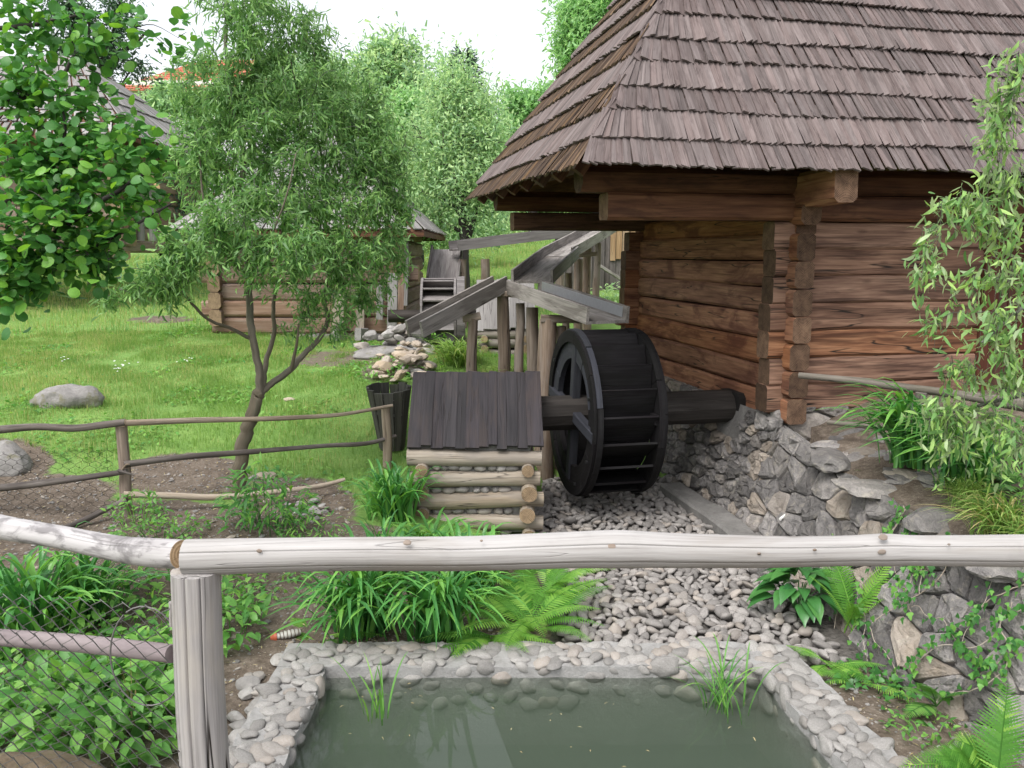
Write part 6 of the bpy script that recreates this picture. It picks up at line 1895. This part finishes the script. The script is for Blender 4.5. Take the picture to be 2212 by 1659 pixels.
# ------------------------------------------------------------------ trees
def tree(name, label, limbs, blobs, tmpl, mat, bark, size, nleaf, twig=.010, droop=.15, hang=.0, group=None, spread=.22, leafdroop=.35, side=5, cat='tree', wid=None, outer=2.2, colorvar=.25, upmat=None, single=0, flat=.7):
    """limbs: (points, r0, r1); blobs: (centre, radii, number of twigs). Twigs grow from the nearest limb or twig."""
    T = thing(name, limbs[0][0][0], label, cat, group)
    tr = MB(); sk = []
    for pts, r0, r1 in limbs:
        q = smoothpath(np.array(pts), 6)
        t = np.linspace(0, 1, len(q))
        wig = .25 * r0
        q[1:-1] += rng.normal(size=(len(q) - 2, 3)) * wig * .35
        add_sweep(tr, q, circ(10 if r0 > .03 else 6), scale=r0 * (1 - t) + r1 * t, wob=.12, caps=True)
        sk.append(q)
    tr.build('trunk', M[bark], T)
    sk = np.concatenate(sk)
    C, blobid = [], []
    for bi, (c, r, n) in enumerate(blobs):
        u = rand_unit(n) * (rng.random(n) ** (1 / outer))[:, None]
        C.append(np.asarray(c) + u * np.asarray(r)); blobid += [bi] * n
    C = np.concatenate(C)
    d0 = np.array([np.min(np.linalg.norm(sk - c, axis=1)) for c in C])
    order = np.argsort(d0)
    br = MB(); lp, ld, lr = [], [], []
    per = max(1, nleaf // len(C))
    grow = [sk]
    allp = sk
    for cnt, k in enumerate(order):
        c = C[k]
        dd = np.linalg.norm(allp - c, axis=1) + .25 * np.maximum(0, allp[:, 2] - c[2])
        b = allp[np.argmin(dd)]
        L = np.linalg.norm(c - b)
        mid = (b + c) / 2 + V3(0, 0, droop * L) + rng.normal(size=3) * .10 * L
        end = c + V3(0, 0, -hang * random.uniform(.3, 1.2))
        q = smoothpath([b, mid, c] + ([end] if hang else []), 3)
        rr = np.clip(twig * (.5 + L), twig * .35, twig * 2.2)
        add_sweep(br, q, circ(side), scale=np.linspace(rr, twig * .22, len(q)), caps=False)
        grow.append(q[2:])
        if cnt % 25 == 24:
            allp = np.concatenate(grow)
        # leaves along the outer part
        n = max(1, int(per * random.uniform(.6, 1.4)))
        f = rng.random(n) ** .7
        idx = f * (len(q) - 1.001)
        i0 = idx.astype(int)
        p = q[i0] * (1 - (idx - i0))[:, None] + q[np.minimum(i0 + 1, len(q) - 1)] * (idx - i0)[:, None]
        tdir = unit(q[-1] - q[0])
        p = p + rng.normal(size=(n, 3)) * spread * (.25 + .75 * f)[:, None]
        dv = rng.normal(size=(n, 3)) * .8 + tdir * .5 + V3(0, 0, -leafdroop)
        lp.append(p); ld.append(dv); lr.append(np.clip(.45 + random.gauss(0, colorvar * .5) + rng.normal(0, colorvar, n), 0, .99))
    br.build('branches', M[upmat or bark], T, kind='stuff')
    lp, ld, lr = np.concatenate(lp), np.concatenate(ld), np.concatenate(lr)
    n = len(lp)
    nn = rng.normal(size=(n, 3)) * flat + V3(0, -.15, 1.0)
    sz = size * rng.uniform(.55, 1.25, n)
    vi = rng.integers(0, len(tmpl), n)
    mb = MB()
    alone = np.zeros(n, bool)
    if single:          # the leaves that show largest are parts of their own
        q = px(lp); vis = (q[:, 0] > 5) & (q[:, 0] < 2207) & (q[:, 1] > 5) & (q[:, 1] < 1650)
        alone[np.argsort(np.where(vis, lp[:, 1] - 2 * sz, 99))[:single]] = True
        lm = []
        for v in range(len(tmpl)):
            o = MB(); o.add(tmpl[v][0], tmpl[v][1], smooth=True, rnd=0.0); lm.append(o.mesh('leaf', M[mat]))
        for k in np.nonzero(alone)[0]:
            d = unit(ld[k]); s = unit(np.cross(nn[k], d)); n_ = np.cross(d, s)
            place('leaf', lm[vi[k]], T, m4(np.stack([d * sz[k], s * sz[k] * (wid or 1), n_ * sz[k]], 1), lp[k]))
    for v in range(len(tmpl)):
        m_ = (vi == v) & ~alone
        scatter(mb, *tmpl[v], lp[m_], ld[m_], nn[m_], sz[m_], lr[m_], wid=None if wid is None else sz[m_] * wid)
    mb.build('crown', M[mat], T, kind='stuff')
    return T
def pb(x, y, Y, rx, ry, n, rd=None):
    """blob given by its place in the picture and depth; radii in picture units"""
    k = Y / FOC
    return (P(x, y, Y), (rx * k, (rd if rd is not None else rx * .8) * k, ry * k), n)
PL = lambda *a: [P(*p) for p in a]

# curly willow in the middle of the lawn edge
tb = P(516, 1052, 7.35); tb[2] = hz(tb[0], tb[1]) - .05
limbs = [([tb] + PL((520, 985, 7.35), (535, 925, 7.35), (550, 870, 7.35), (562, 845, 7.35)), .066, .046),
         (PL((562, 848, 7.35), (560, 800, 7.32), (548, 740, 7.3), (540, 680, 7.3), (538, 610, 7.3), (532, 590, 7.3), (540, 545, 7.32), (535, 500, 7.3), (520, 420, 7.3), (525, 330, 7.35), (500, 230, 7.4), (488, 120, 7.4), (490, 0, 7.5), (480, -80, 7.5)), .037, .010),
         (PL((562, 850, 7.35), (585, 830, 7.4), (625, 800, 7.5), (652, 770, 7.6), (690, 730, 7.7), (708, 690, 7.75), (700, 640, 7.8), (710, 570, 7.9), (690, 480, 8.0), (700, 380, 8.1), (680, 260, 8.1)), .034, .009),
         (PL((628, 800, 7.5), (640, 750, 7.45), (645, 700, 7.4)), .018, .010),
         (PL((568, 835, 7.36), (575, 780, 7.5), (592, 720, 7.6), (590, 660, 7.6), (600, 600, 7.6), (610, 500, 7.7), (640, 380, 7.8), (650, 240, 7.8), (620, 100, 7.8)), .026, .008),
         (PL((548, 735, 7.3), (500, 710, 7.2), (450, 690, 7.1), (410, 650, 7.0), (380, 610, 6.95), (350, 560, 6.9)), .020, .006),
         (PL((533, 592, 7.3), (505, 570, 7.2), (470, 520, 7.1), (440, 430, 7.0), (430, 330, 7.0)), .016, .006),
         (PL((538, 610, 7.3), (560, 560, 7.2), (590, 500, 7.0), (620, 420, 6.9), (640, 330, 6.9)), .014, .005),
         (PL((700, 640, 7.8), (740, 580, 7.9), (780, 500, 8.0), (800, 420, 8.0)), .014, .005),
         (PL((520, 420, 7.3), (470, 340, 7.4), (420, 240, 7.5), (390, 170, 7.5)), .014, .005)]
blobs = [pb(520, 60, 7.4, 95, 110, 75), pb(600, 40, 7.7, 90, 90, 55), pb(470, 190, 7.4, 110, 90, 80), pb(620, 210, 7.7, 130, 110, 105), pb(740, 200, 8.0, 80, 110, 40), pb(560, 320, 7.5, 170, 90, 132), pb(730, 340, 7.9, 110, 110, 80),
         pb(430, 330, 7.2, 80, 90, 45), pb(540, 440, 7.2, 140, 70, 84), pb(700, 440, 7.6, 130, 70, 90), pb(810, 420, 8.0, 70, 80, 40), pb(470, 520, 7.0, 100, 60, 60), pb(620, 540, 7.0, 110, 55, 52), pb(750, 540, 7.6, 100, 60, 56), pb(380, 560, 6.9, 60, 70, 42), pb(690, 620, 7.5, 90, 45, 26),
         pb(790, 620, 7.9, 60, 60, 26), pb(560, 600, 7.0, 80, 35, 8), pb(360, 620, 6.9, 50, 40, 18), pb(660, 690, 7.6, 50, 40, 14), pb(730, 700, 7.8, 40, 50, 10), pb(840, 540, 8.0, 50, 60, 30), pb(850, 430, 8.1, 55, 70, 40), pb(830, 320, 8.1, 70, 90, 50), pb(780, 250, 8.1, 70, 70, 40), pb(240, 640, 6.8, 16, 30, 5), pb(300, 600, 6.8, 40, 40, 12), pb(680, 100, 7.9, 40, 60, 18)]
tree('willow_tree', 'curly leaved willow with forked trunk standing at the pole fence', limbs, blobs, WILLOW, 'willow_leaf', 'bark', .084, 39000, twig=.0060, droop=.10, hang=.09, spread=.060, leafdroop=.32, upmat='bark_upper', side=4, wid=1.1, colorvar=.30)

# round leaved tree reaching in from the left
limbs = [([V3(-4.6, 4.9, hz(-4.6, 4.9) - .1)] + PL((-560, 900, 4.9), (-520, 500, 4.9), (-500, 200, 4.9), (-520, -150, 4.9)), .11, .05),
         (PL((-520, 560, 4.9), (-250, 520, 4.8), (0, 440, 4.7), (110, 360, 4.65), (150, 330, 4.6)), .03, .009),
         (PL((-520, 680, 4.9), (-250, 650, 4.7), (0, 560, 4.6), (90, 520, 4.55), (230, 430, 4.5), (320, 370, 4.5)), .03, .008),
         (PL((-500, 300, 4.9), (-250, 280, 4.8), (-40, 220, 4.7), (100, 200, 4.7), (160, 120, 4.7)), .028, .008),
         (PL((-510, 60, 4.9), (-200, 60, 4.8), (20, 60, 4.8), (180, 30, 4.9)), .024, .007),
         (PL((110, 360, 4.65), (140, 290, 4.6), (130, 210, 4.6)), .012, .005),
         (PL((-200, 640, 4.7), (60, 600, 4.6), (250, 510, 4.5), (370, 440, 4.5)), .016, .005)]
blobs = [pb(60, 60, 4.8, 90, 60, 22), pb(190, 100, 4.8, 70, 60, 14), pb(40, 200, 4.7, 90, 80, 30), pb(180, 250, 4.7, 90, 80, 32), pb(80, 350, 4.6, 110, 70, 38), pb(250, 330, 4.6, 70, 60, 18), pb(130, 440, 4.5, 130, 70, 52), pb(310, 430, 4.5, 70, 45, 11), pb(60, 540, 4.4, 100, 70, 46), pb(190, 540, 4.5, 90, 60, 34), pb(20, 620, 4.4, 70, 45, 24), pb(330, 340, 4.6, 45, 60, 7), pb(-200, 300, 4.7, 150, 250, 40), pb(-180, 560, 4.6, 120, 100, 24), pb(400, 90, 5.2, 25, 70, 4), pb(250, 50, 4.9, 60, 40, 6)]
tree('round_leaf_tree', 'tree with round dark green leaves reaching in over the lawn', limbs, blobs, ROUND, 'round_leaf', 'bark_dark', .061, 4300, twig=.005, droop=.08, spread=.10, leafdroop=.25, side=5, colorvar=.22, single=300, flat=.42)

# light willow hanging in from the right
limbs = [([V3(4.2, 4.6, .8)] + PL((2800, 900, 4.6), (2760, 500, 4.6), (2700, 150, 4.6), (2600, -100, 4.6)), .10, .04),
         (PL((2740, 420, 4.6), (2500, 300, 4.7), (2300, 380, 4.75), (2180, 400, 4.8), (2120, 405, 4.8)), .028, .007),
         (PL((2700, 150, 4.6), (2450, 20, 4.6), (2280, 60, 4.6), (2200, 150, 4.65), (2170, 260, 4.7)), .024, .006),
         (PL((2760, 560, 4.6), (2500, 560, 4.6), (2300, 600, 4.6), (2180, 690, 4.6), (2120, 740, 4.6)), .024, .006),
         (PL((2790, 800, 4.6), (2500, 760, 4.7), (2250, 840, 4.8), (2100, 880, 4.85), (2000, 905, 4.9)), .024, .006)]
blobs = [pb(2190, 120, 4.65, 35, 60, 16), pb(2170, 210, 4.7, 45, 50, 18), pb(2150, 290, 4.7, 45, 40, 16), pb(2180, 380, 4.75, 60, 40, 26), pb(2080, 440, 4.8, 65, 30, 24), pb(2150, 480, 4.75, 60, 45, 30), pb(2000, 530, 4.8, 25, 50, 9), pb(2010, 580, 4.8, 40, 30, 10), pb(2150, 580, 4.7, 60, 40, 26), pb(2020, 690, 4.8, 25, 40, 7), pb(2160, 700, 4.6, 45, 70, 26), pb(2080, 640, 4.75, 30, 60, 6), pb(2080, 800, 4.8, 60, 40, 18), pb(2190, 800, 4.65, 40, 70, 22), pb(2020, 880, 4.9, 60, 40, 24), pb(2120, 900, 4.8, 80, 55, 30), pb(2180, 950, 4.7, 60, 55, 20), pb(2060, 950, 4.85, 50, 40, 16), pb(2400, 400, 4.7, 180, 400, 90)]
tree('hanging_willow', 'light green willow branches hanging in front of the log wall', limbs, blobs, WILLOW, 'hang_leaf', 'bark_upper', .080, 3700, twig=.0042, droop=.05, hang=.16, spread=.045, leafdroop=.55, side=4, wid=1.4, single=300)

# ------------------------------------------------------------------ trees behind
def bg_tree(label, x, ybase, Y, crown, mat, size, nleaf, bark='bark_dark', r=.12, name='tree', tmpl=None, extra=(), twig=.02, spread=.3, **kw):
    b = P(x, ybase, Y); b[2] = min(b[2], hz(b[0], b[1])) - .1
    top = min(c[1] for c in crown)
    limbs = [([b] + PL((x + random.uniform(-8, 8), ybase * .65 + top * .35, Y), (x + random.uniform(-10, 10), ybase * .3 + top * .7, Y), (x, top + 10, Y)), r, r * .15)]
    for c in crown:
        limbs.append((PL((x, ybase * .6 + c[1] * .4, Y), ((x + c[0]) / 2, (ybase * .25 + c[1] * .75), Y), (c[0], c[1], Y)), r * .45, r * .1))
    for e in extra:
        limbs.append((PL(*e), r * .6, r * .15))
    tree(name, label, limbs, [pb(c[0], c[1], Y, c[2], c[3], c[4]) for c in crown], tmpl or FAR, mat, bark, size, nleaf, twig=twig, droop=.05, hang=.0, spread=spread, leafdroop=.3, side=4, **kw)
bg_tree('slender willow with forked dark trunk behind the flume', 1005, 530, 17.5, [(985, 200, 75, 75, 56), (950, 300, 95, 80, 66), (1040, 320, 70, 90, 54), (970, 400, 100, 60, 54), (1050, 430, 50, 60, 30), (930, 470, 60, 50, 26)], 'far_leaf', 0.099, 25299, r=.11, tmpl=WILLOW, wid=2.0, name='willow_tree',
        extra=(((1010, 520, 17.5), (1025, 470, 17.4), (1035, 440, 17.4), (1070, 410, 17.4)), ((1012, 500, 17.5), (985, 450, 17.6), (950, 425, 17.6), (915, 415, 17.6))))
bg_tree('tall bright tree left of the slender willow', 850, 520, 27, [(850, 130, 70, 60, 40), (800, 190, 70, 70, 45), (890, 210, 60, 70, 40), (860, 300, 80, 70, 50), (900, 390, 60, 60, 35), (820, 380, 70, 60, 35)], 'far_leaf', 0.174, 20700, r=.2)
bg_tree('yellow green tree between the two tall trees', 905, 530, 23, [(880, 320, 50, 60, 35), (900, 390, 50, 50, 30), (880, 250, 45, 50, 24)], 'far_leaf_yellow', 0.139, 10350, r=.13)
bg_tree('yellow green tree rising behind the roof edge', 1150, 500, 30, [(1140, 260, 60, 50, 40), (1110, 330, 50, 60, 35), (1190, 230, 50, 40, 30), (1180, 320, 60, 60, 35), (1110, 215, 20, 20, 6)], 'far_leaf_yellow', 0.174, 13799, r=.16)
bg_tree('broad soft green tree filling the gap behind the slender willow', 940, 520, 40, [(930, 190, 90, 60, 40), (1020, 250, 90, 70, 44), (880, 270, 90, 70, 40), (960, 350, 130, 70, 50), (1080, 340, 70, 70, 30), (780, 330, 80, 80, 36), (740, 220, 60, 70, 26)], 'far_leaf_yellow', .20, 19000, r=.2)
bg_tree('large drooping light green tree behind the mill roof', 1300, 420, 24, [(1260, 40, 60, 60, 50), (1320, 20, 60, 70, 40), (1240, 120, 45, 50, 36), (1290, 110, 60, 50, 36), (1245, 180, 30, 40, 18)], 'far_leaf_yellow', 0.151, 19550, r=.22)
bg_tree('tall bare limbed tree above the timber house', 190, 470, 24, [(150, 30, 50, 40, 26), (255, 40, 30, 40, 16), (200, 130, 60, 50, 24), (235, 90, 30, 40, 14), (130, 110, 40, 60, 18), (290, 140, 40, 40, 8)], 'far_leaf_dark', 0.128, 6899, r=.16,
        extra=(((195, 240, 24), (215, 150, 24), (250, 60, 24), (262, -10, 24)), ((200, 240, 24), (250, 130, 24), (290, 95, 24), (322, 64, 24)), ((185, 260, 24), (170, 150, 24), (150, 40, 24), (160, -40, 24))))
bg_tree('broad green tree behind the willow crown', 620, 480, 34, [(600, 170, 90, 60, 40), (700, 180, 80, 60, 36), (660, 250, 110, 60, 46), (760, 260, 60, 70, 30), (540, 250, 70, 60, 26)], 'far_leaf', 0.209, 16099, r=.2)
bg_tree('grey green bush in front of the pale roofed house', 345, 480, 21, [(335, 395, 40, 45, 26), (370, 440, 40, 40, 20), (300, 445, 40, 40, 16)], 'needle', 0.081, 6899, r=.06, name='bush')
bg_tree('bush beyond the far hut', 930, 540, 22, [(930, 480, 60, 40, 30), (1060, 490, 40, 30, 16), (985, 500, 50, 25, 16)], 'far_leaf', 0.104, 6899, r=.05, name='bush')
bg_tree('dense tree at the left of the pale roofed house', 470, 480, 38, [(440, 230, 80, 60, 36), (360, 215, 50, 40, 18)], 'far_leaf', 0.209, 8049, r=.18)
bg_tree('wide bushy tree standing behind the plank barn', 1240, 520, 33, [(1230, 440, 70, 60, 30), (1310, 430, 60, 60, 30), (1160, 430, 60, 60, 26), (1080, 440, 60, 50, 24), (1000, 430, 60, 40, 20)], 'far_leaf', 0.209, 12649, r=.12)
# conifer tip
cb = P(1000, 480, 38); con = thing('conifer', cb, 'grey green conifer top showing above the slender willow', 'tree')
mb = MB(); tr = MB(); pole(tr, cb, P(1000, 108, 38), .2, .02); tr.build('trunk', M['bark_dark'], con)
lp, ld = [], []
for k in range(900):
    f = random.random(); yy = 112 + f * 190; r_ = (8 + 62 * f) * random.random() ** .5; a = random.uniform(0, 6.283)
    p = P(1000, yy, 38) + V3(math.cos(a), math.sin(a), 0) * r_ * 38 / FOC; lp.append(p); ld.append(V3(math.cos(a), math.sin(a), random.uniform(-.2, .7)))
scatter(mb, *SIMPLE[0], np.array(lp), np.array(ld), rand_unit(len(lp)) + V3(0, 0, .8), rng.uniform(.3, .6, len(lp)), rng.random(len(lp)), wid=rng.uniform(.15, .3, len(lp))); mb.build('crown', M['needle'], con, kind='stuff')
